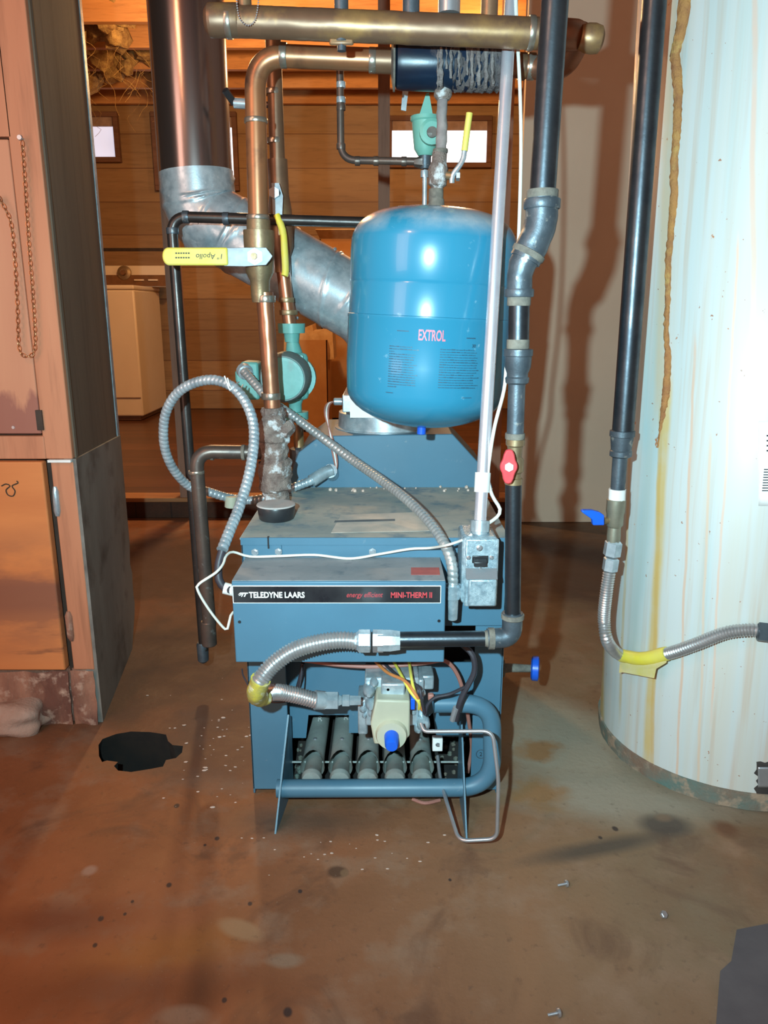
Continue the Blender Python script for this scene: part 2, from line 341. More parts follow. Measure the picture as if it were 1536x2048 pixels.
def floor_mat():
    t = NT('stained_concrete')
    n1 = t.noise(2.2, 6, dist=0.5); n2 = t.noise(9, 6); n3 = t.noise(60, 5); n4 = t.noise(180, 3)
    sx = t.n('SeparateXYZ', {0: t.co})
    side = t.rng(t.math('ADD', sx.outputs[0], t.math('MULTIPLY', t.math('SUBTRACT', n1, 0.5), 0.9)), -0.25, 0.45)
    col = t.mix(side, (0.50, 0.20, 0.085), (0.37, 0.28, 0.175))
    col = t.mix(t.rng(n1, 0.45, 0.62, 0, 0.6), col, (0.33, 0.13, 0.05))
    col = t.mix(t.rng(n2, 0.50, 0.66, 0, 0.6), col, (0.50, 0.34, 0.23))
    col = t.mix(t.rng(t.noise(5.5, 7, dist=1.2), 0.54, 0.66, 0, 0.6), col, (0.20, 0.10, 0.06))
    def bl(px, py, rx, ry, rot, c, a, soft=0.5, wob=0.4, ws=9):
        nonlocal col
        p = F(px, py); m = t.blob((p.x, p.y), (rx, ry), rot, soft, wob, ws)
        col = t.mix(t.math('MULTIPLY', m, a), col, c)
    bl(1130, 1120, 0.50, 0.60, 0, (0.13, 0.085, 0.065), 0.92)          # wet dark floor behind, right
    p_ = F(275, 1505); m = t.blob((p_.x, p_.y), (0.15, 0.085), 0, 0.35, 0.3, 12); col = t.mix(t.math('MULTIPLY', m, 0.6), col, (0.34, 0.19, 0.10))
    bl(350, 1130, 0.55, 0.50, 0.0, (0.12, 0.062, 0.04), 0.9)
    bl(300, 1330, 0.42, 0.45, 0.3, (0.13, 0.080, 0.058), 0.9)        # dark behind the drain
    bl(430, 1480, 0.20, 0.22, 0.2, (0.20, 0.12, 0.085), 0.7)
    bl(600, 1640, 0.20, 0.07, 0.1, (0.17, 0.125, 0.09), 0.75, 0.8)
    bl(1120, 1480, 0.17, 0.24, 0.2, (0.56, 0.55, 0.44), 0.85, 0.5)
    bl(1250, 1600, 0.30, 0.09, -0.1, (0.56, 0.54, 0.44), 0.8, 0.7)
    bl(1075, 1500, 0.06, 0.05, 0.0, (0.50, 0.25, 0.09), 0.85, 0.6, 0.9, 22)
    bl(1080, 1590, 0.075, 0.055, 0.0, (0.48, 0.27, 0.11), 0.85, 0.6, 0.9, 22)
    bl(1200, 1695, 0.18, 0.026, 0.26, (0.13, 0.11, 0.09), 0.85, 0.7, 0.3)
    bl(1330, 1650, 0.055, 0.035, 0.0, (0.12, 0.10, 0.085), 0.85, 0.5, 0.2)
    bl(1327, 1636, 0.020, 0.014, 0.0, (0.34, 0.24, 0.16), 0.9, 0.6, 0.2)
    bl(1452, 1660, 0.030, 0.026, -0.6, (0.26, 0.11, 0.05), 0.85, 0.6)
    bl(676, 1744, 0.020, 0.016, 0, (0.15, 0.075, 0.04), 0.9, 0.4)
    bl(690, 1746, 0.008, 0.010, 0, (0.36, 0.22, 0.12), 0.9, 0.4)
    bl(330, 1900, 0.16, 0.05, 0.2, (0.56, 0.24, 0.05), 0.5, 0.7)
    bl(480, 1860, 0.045, 0.02, -0.4, (0.50, 0.34, 0.20), 0.8, 0.4)
    bl(100, 1840, 0.16, 0.05, 0.1, (0.26, 0.075, 0.03), 0.75, 0.8)
    bl(250, 1980, 0.30, 0.05, 0.0, (0.30, 0.10, 0.035), 0.65, 0.8)
    bl(400, 1985, 0.035, 0.09, 0.0, (0.17, 0.07, 0.03), 0.7, 0.9)
    bl(365, 2035, 0.04, 0.02, 0.0, (0.52, 0.36, 0.25), 0.8, 0.5)
    bl(180, 1740, 0.014, 0.014, 0.0, (0.60, 0.42, 0.33), 0.9, 0.5)
    bl(570, 1920, 0.03, 0.015, 0.0, (0.46, 0.34, 0.24), 0.8, 0.5)
    for px, py, r in ((338,1770,.005),(434,1677,.005),(202,1837,.005),(190,1890,.004),(500,1808,.004),(353,1612,.006),(265,1803,.003),(575,2025,.007),(600,1783,.004),(410,1690,.003),(448,2001,.004),(250,1828,.003),(1200,1675,.004),(1230,1657,.006),(900,1760,.003)):
        bl(px, py, r, r*1.3, 0.2, (0.06, 0.045, 0.045), 0.9, 0.4)
    col = t.mix(t.rng(n3, 0.60, 0.72, 0, 0.35), col, (0.12, 0.07, 0.05))
    col = t.mix(t.rng(n4, 0.66, 0.74, 0, 0.4), col, (0.58, 0.44, 0.34))
    col = t.mix(1.0, col, (0.58, 0.53, 0.50), 'MULTIPLY')
    return t.out(col, t.rng(n2, 0.3, 0.7, 0.5, 0.75), 0, n3, 0.35, 0.003)
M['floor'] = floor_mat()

# ================================================================== THE SETTING
HOLE = [(197,1490),(205,1478),(232,1468),(262,1463),(300,1464),(332,1469),(336,1482),(345,1490),(366,1492),(364,1505),(352,1516),(332,1520),(326,1533),(300,1538),(262,1544),(236,1541),(228,1532),(236,1524),(214,1521),(204,1524),(198,1512)]
bm = bmesh.new()
outer = [bm.verts.new(p) for p in ((-3.2,-2.2,0),(2.2,-2.2,0),(2.2,3.3,0),(-3.2,3.3,0))]
hv = [bm.verts.new(F(*p)) for p in HOLE]
es = [bm.edges.new((outer[i], outer[(i+1) % 4])) for i in range(4)] + [bm.edges.new((hv[i], hv[(i+1) % len(hv)])) for i in range(len(hv))]
bmesh.ops.triangle_fill(bm, edges=es, use_beauty=True)
for f in bm.faces:
    if f.normal.z < 0: f.normal_flip()
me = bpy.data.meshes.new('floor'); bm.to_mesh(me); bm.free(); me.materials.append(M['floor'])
fl = bpy.data.objects.new('floor', me); COL.objects.link(fl); struct(fl)
# the broken pit under the hole
mb = MB(); n = len(HOLE); cen = sum((F(*p) for p in HOLE), Vector())/n
rings = []
for k, (dz, gr) in enumerate(((0, 1.0), (-0.02, 1.06), (-0.06, 1.12), (-0.16, 1.0), (-0.22, 0.7))):
    rings += [cen+(F(*p)-cen)*gr+Vector((0.006*noise.noise(Vector((i, k, 0))) if k else 0, 0, dz)) for i, p in enumerate(HOLE)]
fs = [(k*n+i, k*n+(i+1) % n, (k+1)*n+(i+1) % n, (k+1)*n+i) for k in range(4) for i in range(n)] + [tuple(range(4*n, 5*n))]
pit = mb.add(rings, fs, True).build('drain_pit', M['soil'], fl, kind='structure')

DZ, DY = 0.09, 3.15
BW = 6.2
struct(MB().box(-2.7, 1.3, DY+0.04, BW+0.1, 0.0, DZ-0.004).build('floor_2', M['deck_wood']))
struct(MB().box(-2.7, 1.3, DY, DY+0.09, 0.0, DZ-0.018).build('trim_1', M['subfloor'], bevel=0.003))
struct(MB().box(-2.7, 1.3, DY-0.012, DY+0.09, DZ-0.018, DZ).build('trim_5', M['sill_wood'], bevel=0.003))
struct(MB().box(-2.8, 1.4, BW, BW+0.1, DZ, 2.6).build('wall_back', M['back_wood']))
struct(MB().box(-2.7, 1.3, BW-0.012, BW, 1.295, 1.315).build('trim_2', M['seam_dark']))
struct(MB().box(-2.8, -2.7, 2.3, BW, 0, 2.6).build('wall_left', M['back_wood']))
struct(MB().box(1.3, 1.4, 3.16, BW, 0, 2.6).build('wall_far_right', M['back_wood']))
ex = A(1015, 1045, 3.08).x
struct(MB().box(ex, 2.2, 3.08, 3.145, 0.002, 2.45).build('wall_right', M['drywall']))
c = MB().box(-3.2, 2.2, -2.2, BW+0.1, 2.5, 2.55); ceil = struct(c.build('ceiling', M['subfloor']))
y = -2.0; 
while y < BW:
    MB().box(-3.0, 2.1, y, y+0.042, 2.30, 2.50).build('joist', M['joist'], ceil, kind='structure'); y += 0.406
for px in (370, 768, 988):
    x = A(px, 900, 3.19).x
    struct(MB().box(x-0.022, x+0.022, DY, DY+0.09, DZ, 2.30).build('trim_3', M['stud']))
# diagonal bridging and fluff between the joists
for i, x in enumerate((-1.75, -1.55, -1.0)):
    mb = MB().obox((x, 4.33, 2.40), (1, 0, 0), (0, 0.37, 0.17), (0, -0.17, 0.37), 0.018, 0.19, 0.01)
    struct(mb.build('trim_4', M['joist'], ceil))
def fluff():
    mb = MB()
    for k in range(60):
        x = random.uniform(-2.3, -1.35); yy = random.uniform(4.5, 5.7)
        mb.ball((x, yy, random.uniform(2.26, 2.40)), random.uniform(0.03, 0.09), 8, lump=0.6, lf=30)
    return mb
ins_ = tag(fluff().build('insulation', M['insul']), 'ragged tufts of brown insulation hanging between the ceiling joists', 'insulation', kind='stuff')
mb = MB()
for k in range(26):
    p = Vector((random.uniform(-2.2, -1.4), random.uniform(4.5, 5.6), 2.27)); pts = [p]
    for j in range(5): p = p+Vector((random.uniform(-0.07, 0.09), random.uniform(-0.03, 0.03), -random.uniform(0.02, 0.08))); pts.append(p)
    mb.tube(smooth_path(pts, 0.03), 0.0012, 5)
mb.build('loose_straw', M['insul'], ins_, kind='stuff')

# windows of the back wall
def window(n, px0, px1, py0, py1, gy0, glass):
    a, b = A(px0, py0, BW-0.02), A(px1, py1, BW-0.02); g = A(px0, gy0, BW-0.02)
    w = MB()
    t = 0.035
    x0, x1, z0, z1 = a.x, b.x, b.z, a.z
    for q in ((x0-t, x1+t, z1, z1+t), (x0-t, x1+t, z0-t, z0), (x0-t, x0, z0, z1), (x1, x1+t, z0, z1)):
        w.box(q[0], q[1], BW-0.05, BW-0.001, q[2], q[3])
    o = struct(w.build('window_%d' % n, M['winframe'], bevel=0.003))
    MB().box(x0, x1, BW-0.012, BW-0.002, z0, g.z).build('window_pane', glass, o)
    MB().box(x0, x1, BW-0.03, BW-0.002, g.z, z1).build('window_shade', M['winshade'], o)
window(1, 120, 233, 235, 315, 253, M['daylight2'])
window(2, 312, 470, 235, 372, 255, M['daylight'])
window(3, 784, 972, 243, 326, 261, M['daylight'])

# ================================================================== BACK ROOM THINGS
wx1 = A(277, 700, 5.5).x; wx0 = wx1-0.66; wz = A(277, 570, 5.5).z
w = thing('washing_machine', 'almond top-loading washer with round dial against the brown board wall', 'washing machine', (wx1-0.33, 5.8, DZ))
MB().box(wx0, wx1, 5.5, 6.12, DZ+0.03, wz-0.03).build('body', M['white_ap'], w, bevel=0.012)
MB().box(wx0-0.004, wx1+0.004, 5.49, 6.13, wz-0.03, wz).build('lid', M['white_ap'], w, bevel=0.01)
MB().box(wx0+0.03, wx1-0.03, 5.53, 6.1, DZ, DZ+0.03).build('plinth', M['ap_brown'], w)
MB().box(wx0+0.01, wx1-0.01, 5.492, 5.5, DZ+0.16, DZ+0.165).build('kick_seam', M['ap_brown'], w)
ca, cb = A(214, 531, 5.98), A(333, 571, 5.98)
cz0, cz1 = wz, A(300, 531, 5.98).z
con = MB().prism([(wx0+0.02, 5.93, cz0), (wx0+0.02, 6.12, cz0), (wx0+0.02, 6.12, cz1), (wx0+0.02, 5.99, cz1)], (cb.x-wx0, 0, 0)).build('console', M['white_ap'], w, bevel=0.006)
MB().prism([(wx0+0.03, 5.925, cz0+0.005), (wx0+0.03, 5.945, cz0+0.005), (wx0+0.03, 5.965, cz0+0.085), (wx0+0.03, 5.945, cz0+0.085)], (cb.x-wx0-0.02, 0, 0)).build('console_strip', M['ap_brown'], con)
for px in (278, 306):
    q = A(px, 560, 5.925); MB().box(q.x-0.035, q.x+0.035, 5.921, 5.935, q.z-0.005, q.z+0.005).build('button', M['white_ap'], con)
q = A(249, 546, 5.95)
k = MB().lathe((q.x, 5.95, q.z), (0, -1, 0.1), [(0, 0.052), (0.014, 0.05), (0.02, 0.03)], 28).build('dial', M['brass'], con)
MB().lathe((q.x, 5.93, q.z), (0, -1, 0.1), [(0, 0.02), (0.025, 0.017)], 20).build('dial_knob', M['ap_brown'], k)

bx0, bx1 = A(585, 750, 5.0).x, A(655, 750, 5.0).x
def carton(name, label, x0, x1, y0, y1, z0, z1, paper=True):
    c = thing(name, label, 'box', ((x0+x1)/2, (y0+y1)/2, z0))
    mb = MB(); tk = 0.006
    mb.box(x0, x1, y0, y0+tk, z0, z1).box(x0, x1, y1-tk, y1, z0, z1).box(x0, x0+tk, y0, y1, z0, z1).box(x1-tk, x1, y0, y1, z0, z1).box(x0, x1, y0, y1, z0, z0+tk)
    mb.build('carton_body', M['cardboard'], c)
    if paper:
        for i in range(6):
            xx = x0+0.04+(x1-x0-0.08)*i/5
            mb = MB().prism([(xx-0.07, y0+0.05, z1-0.15), (xx+0.08, y0+0.05, z1-0.12), (xx+0.05+0.02*(i % 2), y0+0.07, z1+0.02+0.035*(i % 3)), (xx-0.06, y0+0.06, z1+0.05-0.02*(i % 2))], (0.01, 0.04+0.05*(i % 3), 0.01))
            mb.build('paper_bundle', M['paper'], c)
    else:
        MB().prism([(x0-0.02, y0-0.10, z1+0.05), (x1+0.02, y0-0.10, z1+0.05), (x1, y0, z1+0.002), (x0, y0, z1+0.002)], (0, 0, 0.006)).build('open_flap', M['paper'], c)
        MB().box(x0+0.01, x1-0.01, y0+0.01, y1-0.01, z1-0.03, z1-0.01).build('packing', M['paper'], c)
    return c
carton('cardboard_box', 'tall brown cardboard box stuffed with paper, seen left of the blue tank', A(575, 750, 5.0).x, A(655, 750, 5.0).x, 5.0, 5.4, DZ, A(600, 680, 5.0).z)
carton('cardboard_box', 'open-flapped cardboard box behind the diagonal flue duct', A(640, 500, 5.6).x, A(760, 500, 5.6).x, 5.6, 6.0, DZ, A(690, 478, 5.6).z, False)

# ================================================================== CLOSET AT LEFT
pn = F(200, 1445); pf = F(272, 1282)
CX, CXF, CY0, CY1 = pn.x, pf.x, pn.y, pf.y
cl = thing('wooden_closet', 'floor-to-ceiling orange plywood closet with grey side panel at far left', 'closet', (CX-0.5, CY0+0.2, 0))
TOP = 2.29
sz = A(138, 918, CY0).z                                        # seam height at the front
sz2 = A(236, 871, CY1).z
lowz = A(140, 1340, CY0).z
MB().prism([(CX-0.02, CY0+0.02, sz-0.01), (CXF-0.02, CY1, sz2-0.01), (CXF-0.02, CY1, TOP), (CX-0.02, CY0+0.02, TOP)], (0.02, 0, 0)).build('side_panel', M['grey_wood'], cl)
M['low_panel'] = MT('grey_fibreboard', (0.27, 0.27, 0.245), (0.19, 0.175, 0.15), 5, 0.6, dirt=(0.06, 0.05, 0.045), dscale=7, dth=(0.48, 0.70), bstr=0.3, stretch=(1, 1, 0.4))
rag = []
for i in range(12):
    zz = 0.0+0.30*i/11; rag.append((CXF-0.018, CY1-0.004*abs(noise.noise(Vector((i*0.7, 2, 1))))*6-(0.05 if zz < 0.10 else 0)*(1-zz/0.10), zz))
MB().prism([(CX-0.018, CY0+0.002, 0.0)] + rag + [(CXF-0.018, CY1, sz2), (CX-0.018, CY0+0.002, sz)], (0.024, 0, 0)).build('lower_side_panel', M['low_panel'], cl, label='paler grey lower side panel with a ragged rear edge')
MB().box(CX-0.006, CX+0.003, CY0+0.012, CY0+0.022, sz, TOP).build('corner_strip', M['grey_wood'], cl)
MB().box(CXF-0.006, CXF+0.004, CY1-0.012, CY1+0.002, sz2, TOP).build('corner_strip', M['galv'], cl, label='thin pale metal edge strip')
sx1 = A(95, 900, CY0).x
lx0 = CX-0.95
# stile: full height at the right of the front, rail over, rail between
MB().box(A(82, 850, CY0).x, CX, CY0, CY0+0.022, sz, TOP).build('frame_stile', M['frame_wood'], cl, bevel=0.002)
MB().box(A(120, 1100, CY0).x, CX, CY0+0.001, CY0+0.022, lowz, sz-0.006).build('frame_stile', M['frame_wood'], cl, bevel=0.002)
dz0, dz1 = A(60, 868, CY0).z, A(20, 278, CY0).z
dx1 = A(80, 800, CY0).x
MB().box(lx0, dx1, CY0-0.002, CY0+0.02, sz, dz0-0.004).build('rail', M['frame_wood'], cl, bevel=0.002)
MB().box(lx0, dx1, CY0, CY0+0.02, dz1+0.004, TOP).build('rail', M['frame_wood'], cl)
ud = wood('stained_door_wood', (0.60, 0.27, 0.15), (0.50, 0.20, 0.11), 'Z', gs=6)
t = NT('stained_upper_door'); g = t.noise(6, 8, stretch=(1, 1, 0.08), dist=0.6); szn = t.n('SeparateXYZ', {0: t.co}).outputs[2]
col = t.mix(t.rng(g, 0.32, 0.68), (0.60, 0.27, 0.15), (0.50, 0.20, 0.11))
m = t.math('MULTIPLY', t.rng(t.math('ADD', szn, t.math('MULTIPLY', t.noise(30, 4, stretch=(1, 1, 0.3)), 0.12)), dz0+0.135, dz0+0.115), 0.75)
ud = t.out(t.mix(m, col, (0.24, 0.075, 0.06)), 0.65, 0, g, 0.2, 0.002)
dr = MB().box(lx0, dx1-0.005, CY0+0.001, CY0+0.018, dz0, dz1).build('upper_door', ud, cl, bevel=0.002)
q = A(26, 855, CY0); MB().lathe((q.x, CY0+0.002, q.z), (0, -1, 0), [(0, 0.004), (0.002, 0.003)], 12).build('screw', M['steel'], dr)
a, b = A(78, 820, CY0), A(82, 860, CY0); MB().box(a.x-0.006, a.x+0.006, CY0-0.004, CY0+0.002, b.z, a.z).build('corner_plate', M['seam_dark'], dr)
# lower door
gx = A(108, 1100, CY0).x
t = NT('lower_door_ply')
g = t.noise(5, 8, stretch=(0.15, 1, 1), dist=0.8)
col = t.mix(t.rng(g, 0.3, 0.7), (0.72, 0.25, 0.075), (0.56, 0.17, 0.05))
nz = t.noise(7, 6, stretch=(0.35, 1, 1.0)); szn = t.n('SeparateXYZ', {0: t.co}).outputs[2]
zc0 = A(60, 1190, CY0).z
band = t.math('MULTIPLY', t.rng(t.math('ABSOLUTE', t.math('SUBTRACT', szn, zc0)), 0.16, 0.02), t.rng(nz, 0.44, 0.56), clamp=True)
col = t.mix(t.math('MULTIPLY', band, 0.8), col, (0.20, 0.075, 0.05))
sc2 = t.noise(16, 5, stretch=(0.25, 1, 2.5))
col = t.mix(t.math('MULTIPLY', t.rng(sc2, 0.58, 0.68), t.rng(szn, zc0, zc0-0.08), clamp=True), col, (0.25, 0.09, 0.04))
ldm = t.out(col, 0.75, 0, g, 0.3, 0.003)
ld = MB().box(lx0, gx, CY0-0.010, CY0+0.012, lowz+0.004, sz-0.004).build('lower_door', ldm, cl, bevel=0.003)
MB().box(gx, A(120, 1100, CY0).x, CY0+0.012, CY0+0.02, lowz, sz-0.004).build('groove', M['seam_dark'], cl)
for yy in (1000, 1250):
    h0, h1 = A(112+yy*0.03-30, yy-27, CY0), A(120+yy*0.03-30, yy+32, CY0)
    q = A(112 if yy < 1100 else 139, yy, CY0)
    MB().lathe((q.x, CY0+0.001, h1.z), (0, 0, 1), [(0, 0.004), (0.01, 0.007), (h0.z-h1.z-0.01, 0.007), (h0.z-h1.z, 0.004)], 10, lump=0.002, lf=90).build('hinge', M['rot_wood'] if yy > 1100 else M['galv'], ld)
MB().box(A(97, 918, CY0).x, CX-0.002, CY0-0.006, CY0+0.004, sz-0.006, sz-0.001).build('white_strip', M['white'], cl)
MB().tube(smooth_path([A(x_, y_, CY0-0.0108) for x_, y_ in ((3, 972), (12, 968), (20, 972), (12, 980), (16, 990), (26, 992), (30, 982), (24, 972), (36, 966), (33, 962))], 0.003), 0.0012, 6).build('pencil_scrawl', M['seam_dark'], ld)
# rotted base
def ragged(x0, x1, z0, z1, y0, y1, amp, name, mat):
    mb = MB(); n = 30; m = 10; vs = []
    for j in range(m+1):
        for i in range(n+1):
            x = x0+(x1-x0)*i/n; z = z0+(z1-z0)*j/m
            vs.append((x, y0+amp*noise.noise(Vector((x*30, z*26, 3)))-amp*0.3, z))
    fs = [(j*(n+1)+i, j*(n+1)+i+1, (j+1)*(n+1)+i+1, (j+1)*(n+1)+i) for j in range(m) for i in range(n)]
    mb.add(vs, fs, True); mb.box(x0, x1, y0+amp*0.8, y1, z0, z1)
    return mb.build(name, mat, cl, recalc=False)
bxx = A(148, 1400, CY0).x
ragged(lx0, bxx-0.004, 0.0, lowz, CY0-0.004, CY0+0.02, 0.014, 'base_board', M['rot_wood'])
ragged(bxx, CX-0.001, 0.0, lowz, CY0-0.002, CY0+0.02, 0.012, 'corner_block', M['rot_wood'])
MB().box(lx0, CXF-0.03, CY0+0.03, CY1, 0.0, TOP).build('closet_carcass', M['seam_dark'], cl)
# chain looped on a nail
def chain(path, r, wire, name, mat, parent=None):
    pts = resample(smooth_path(path, 0.004), r*2.6); mb = MB()
    for i, (a, b) in enumerate(zip(pts, pts[1:])):
        d = (b-a).normalized(); s_ = Vector((0, 1, 0)) if i % 2 else d.cross(Vector((0, 1, 0))).normalized()
        s_ = (s_-d*s_.dot(d)).normalized(); c_ = (a+b)/2; ring = []
        for k in range(13):
            an = 2*PI*k/12; ring.append(c_+d*math.cos(an)*r*1.75+s_*math.sin(an)*r)
        mb.tube(ring, wire, 6, caps=False)
    return mb.build(name, mat, parent)
yc = CY0-0.010
ch = thing('hanging_chain', 'thin brass twisted chain looped against the closet front', 'chain', A(44, 280, yc))
chain([A(44, 282, yc), A(50, 370, yc), A(57, 480, yc), A(66, 600, yc), A(70, 690, yc), A(62, 712, yc-0.002), A(50, 712, yc-0.002), A(38, 695, yc), A(34, 600, yc), A(28, 500, yc), A(20, 440, yc), A(-2, 395, yc)], 0.0032, 0.0009, 'chain_links', M['chain'], ch)
q = A(46, 278, CY0); MB().lathe((q.x, CY0+0.001, q.z), (0, -1, 0), [(0, 0.002), (0.014, 0.002), (0.0141, 0.005), (0.016, 0.004)], 10).build('nail', M['steel'], ch)
q = A(0, 398, CY0); MB().lathe((q.x, CY0+0.001, q.z), (0, -1, 0), [(0, 0.003), (0.014, 0.003), (0.0141, 0.006), (0.017, 0.005)], 10).build('nail', M['steel'], ch)

# stone by the closet
q = F(20, 1470)
mb = MB().ball((q.x-0.02, q.y+0.03, 0.022), 0.10, 60, (0.95, 0.5, 0.42), lump=0.35, lf=14)
mb.v = [(x, y, max(z, 0.0)) for x, y, z in mb.v]
tag(mb.build('stone', M['stone']), 'rounded pale stone on the floor against the rotted closet base', 'stone')

# ================================================================== BOILER
BY, BT = 1.22, A(700, 1075, 1.22).z
BL, BR = -0.237, 0.206
BB = 1.86
b = thing('boiler', 'blue-grey gas boiler with an open burner bay standing on the stained floor', 'boiler', (-0.02, 1.5, 0))
RX0, RX1 = A(575, 1430, BY).x, A(937, 1500, BY).x           # open bay between the gussets
boxz = A(700, 1325, 1.10).z
mb = MB()
tk = 0.004
mb.box(BL, BL+tk, BY, BB, 0.004, BT-0.003).box(BR-tk, BR, BY, BB, 0.004, BT-0.003).box(BL, BR, BB-tk, BB, 0.004, BT-0.003)
mb.box(BL, RX0, BY, BY+tk, 0.012, BT-0.003)                   # left front flange
mb.box(RX0, BR, BY, BY+tk, boxz+0.01, BT-0.003)               # upper front
mb.build('jacket', M['boiler'], b, bevel=0.0015)
MB().box(BL-0.002, BR+0.002, BY-0.003, BB, BT-0.004, BT).build('top_panel', M['dust_top'], b, bevel=0.002)
MB().box(BL, BR, BY-0.0035, BY-0.001, BT-0.012, BT+0.0005).build('top_edge', M['boiler'], b)
# right-hand front: plain flange that hangs beside the bay
MB().box(A(945, 1450, BY).x, BR, BY+0.0, BY+tk, 0.012, boxz+0.01).build('front_flange', M['boiler'], b)
# cut-out burner-bay panel
PY = 1.265
poly = [(573, 1325), (573, 1476), (612, 1476), (617, 1430), (698, 1430), (698, 1466), (722, 1466), (722, 1449), (738, 1440), (850, 1440), (866, 1425), (872, 1472), (915, 1474), (955, 1474), (955, 1325)]
MB().prism(PP([(x, y, PY) for x, y in poly]), (0, 0.003, 0)).build('bay_panel', M['boiler'], b)
MB().box(BL+0.006, BR-0.006, 1.50, 1.504, 0.02, BT-0.01).build('combustion_box', M['boiler_dark'], b)
MB().box(RX0-0.02, BR-0.01, BY+0.02, 1.50, 0.006, 0.012).build('base_tray', M['boiler_dark'], b)
mb = MB()
for k in range(70):
    mb.ball((random.uniform(RX0, RX0+0.05) if k < 42 else random.uniform(0.10, 0.15), random.uniform(1.24, 1.40), 0.015), random.uniform(0.002, 0.006), 6, lump=0.6)
mb.build('rust_flakes', M['rust_rim'], b, kind='stuff')
# gussets
for px, yx, top, x in ((550, 1668, 1430, None), (933, 1682, 1442, None)):
    tip = F(px, yx); x = tip.x
    zt = A(px+10, top, BY).z
    rx = x+(0.014 if x < 0 else 0.0)
    MB().prism([(x-0.001, tip.y, 0), (rx-0.001, BY+0.03, 0), (rx-0.001, BY+0.03, zt-0.02), (rx-0.001, BY+0.001, zt)], (0.0028, 0, 0)).build('support_gusset', M['boiler'], b)
# burners
BC = (622, 679, 735, 790, 845)
for i, px in enumerate(BC):
    p0 = A(px, 1556, 1.185); z = 0.052; x = p0.x
    back = 1.49
    r = 0.0195
    mb = MB(); seg = 20
    # trough: tube open underneath at the mouth
    pr = []
    ys = [1.212, 1.225, 1.25, 1.30, 1.36, 1.42, back]
    vs = []
    for j, yy in enumerate(ys):
        rr = r*(1.12 if j == 0 else 1.05 if j == 1 else 1.0)
        for k in range(seg):
            a_ = 2*PI*k/seg; up = max(0, math.sin(a_))
            yo = yy+(0.022*up**2 if j == 0 else 0.012*up**2 if j == 1 else 0)
            vs.append((x+rr*math.cos(a_), yo, z+0.010+rr*math.sin(a_)))
    fs = [(j*seg+k, j*seg+(k+1) % seg, (j+1)*seg+(k+1) % seg, (j+1)*seg+k) for j in range(len(ys)-1) for k in range(seg)]
    mb.add(vs, fs, True)
    bt = mb.build('burner_tube', M['burner'], b)
    mb = MB().lathe((x, 1.190, z-0.002), (0, 1, 0), [(0, 0.0165), (0.008, 0.0185), (0.010, 0.0185), (0.014, 0.016), (0.06, 0.0155)], 22)
    mb.build('mixer_nozzle', M['burner'], bt)
    q = A(px+ (735-px)*0.02, 1514, 1.27); MB().lathe((x, 1.275, z+0.010+r-0.001), (0, 0, 1), [(0, 0.004), (0.002, 0.0035), (0.003, 0.002)], 10).build('rivet', M['steel'], bt)
x0, x1 = A(577, 1538, 1.23).x, A(925, 1538, 1.23).x
MB().tube([(x0, 1.245, 0.052), (x1, 1.245, 0.052)], 0.002, 8).build('burner_rail', M['burner'], b)
# gas manifold pipe
MY = 1.172
mpts = PP([(554, 1577, MY), (985, 1575, MY), (984, 1407, MY), (868, 1407, MY)])
mb = MB().tube(round_path(mpts, 0.062, 14), 0.0155, 22)
mani = mb.build('gas_manifold', M['boiler'], b)
q = A(962, 1395, MY)
# cover box
KX0, KX1 = A(467, 1245, 1.10).x, A(890, 1245, 1.10).x
KZ1, KZ0 = A(680, 1163, 1.10).z, boxz
KT = A(680, 1116, BY).z
cov = MB().prism([(KX0, BY, KT), (KX0, 1.10, KZ1), (KX0, 1.10, KZ0), (KX0, BY, KZ0+0.0)], (KX1-KX0, 0, 0)).build('cover_box', M['boiler'], b, bevel=0.002)
MB().prism([(KX0+0.001, BY-0.001, KT+0.0005), (KX0+0.001, 1.101, KZ1+0.0005), (KX1-0.001, 1.101, KZ1+0.0005), (KX1-0.001, BY-0.001, KT+0.0005)], (0, 0, 0.001)).build('dusty_lid', MT('dusty_cover_top', (0.215, 0.235, 0.245), (0.29, 0.295, 0.30), 14, 0.75, dirt=(0.14, 0.17, 0.19), dscale=26, bstr=0.4), cov)
def lidp(px, py):
    # a point of the sloping lid
    best = None
    for i in range(60):
        Y = 1.10+(BY-1.10)*i/59; zz = KZ1+(KT-KZ1)*i/59
        e = abs(A(px, py, Y).z-zz)
        if best is None or e < best[0]: best = (e, Vector((A(px, py, Y).x, Y, zz)))
    return best[1]
rp = [lidp(*p) for p in ((822, 1137), (878, 1137), (880, 1152), (822, 1152))]
MB().prism([p+Vector((0, 0, 0.0016)) for p in rp], (0, 0, 0.0004)).build('red_sticker', MT('faded_red_label', (0.46, 0.10, 0.08), (0.36, 0.10, 0.09), 30, 0.7), cov)
# nameplate
n0, n1 = A(468, 1171, 1.0995), A(883, 1209, 1.0995)
nx0, nx1 = KX0+0.0012, A(882, 1190, 1.0995).x
nz1, nz0 = A(680, 1171, 1.0995).z, A(680, 1206, 1.0995).z
pl = MB().box(nx0, nx1, 1.0985, 1.0998, nz0, nz1).build('nameplate', M['white'], cov, label='black nameplate with white border and lettering')
bd = 0.0012
MB().box(nx0+bd, nx1-bd, 1.0980, 1.0987, nz0+bd, nz1-bd).build('plate_face', M['black'], pl)
hh = nz1-nz0
def onplate(x, z): return lambda u, v, w: Vector((x+u, 1.0978-w, z+v))
EX = A(498, 1190, 1.098).x
text('TELEDYNE LAARS', hh*0.46, M['white'], onplate(EX, nz0+hh*0.33), cov, 'maker_lettering', bold=0.00035, sx=(A(616, 1190, 1.098).x-EX)/(hh*0.46*8.35))
EX = A(692, 1188, 1.098).x
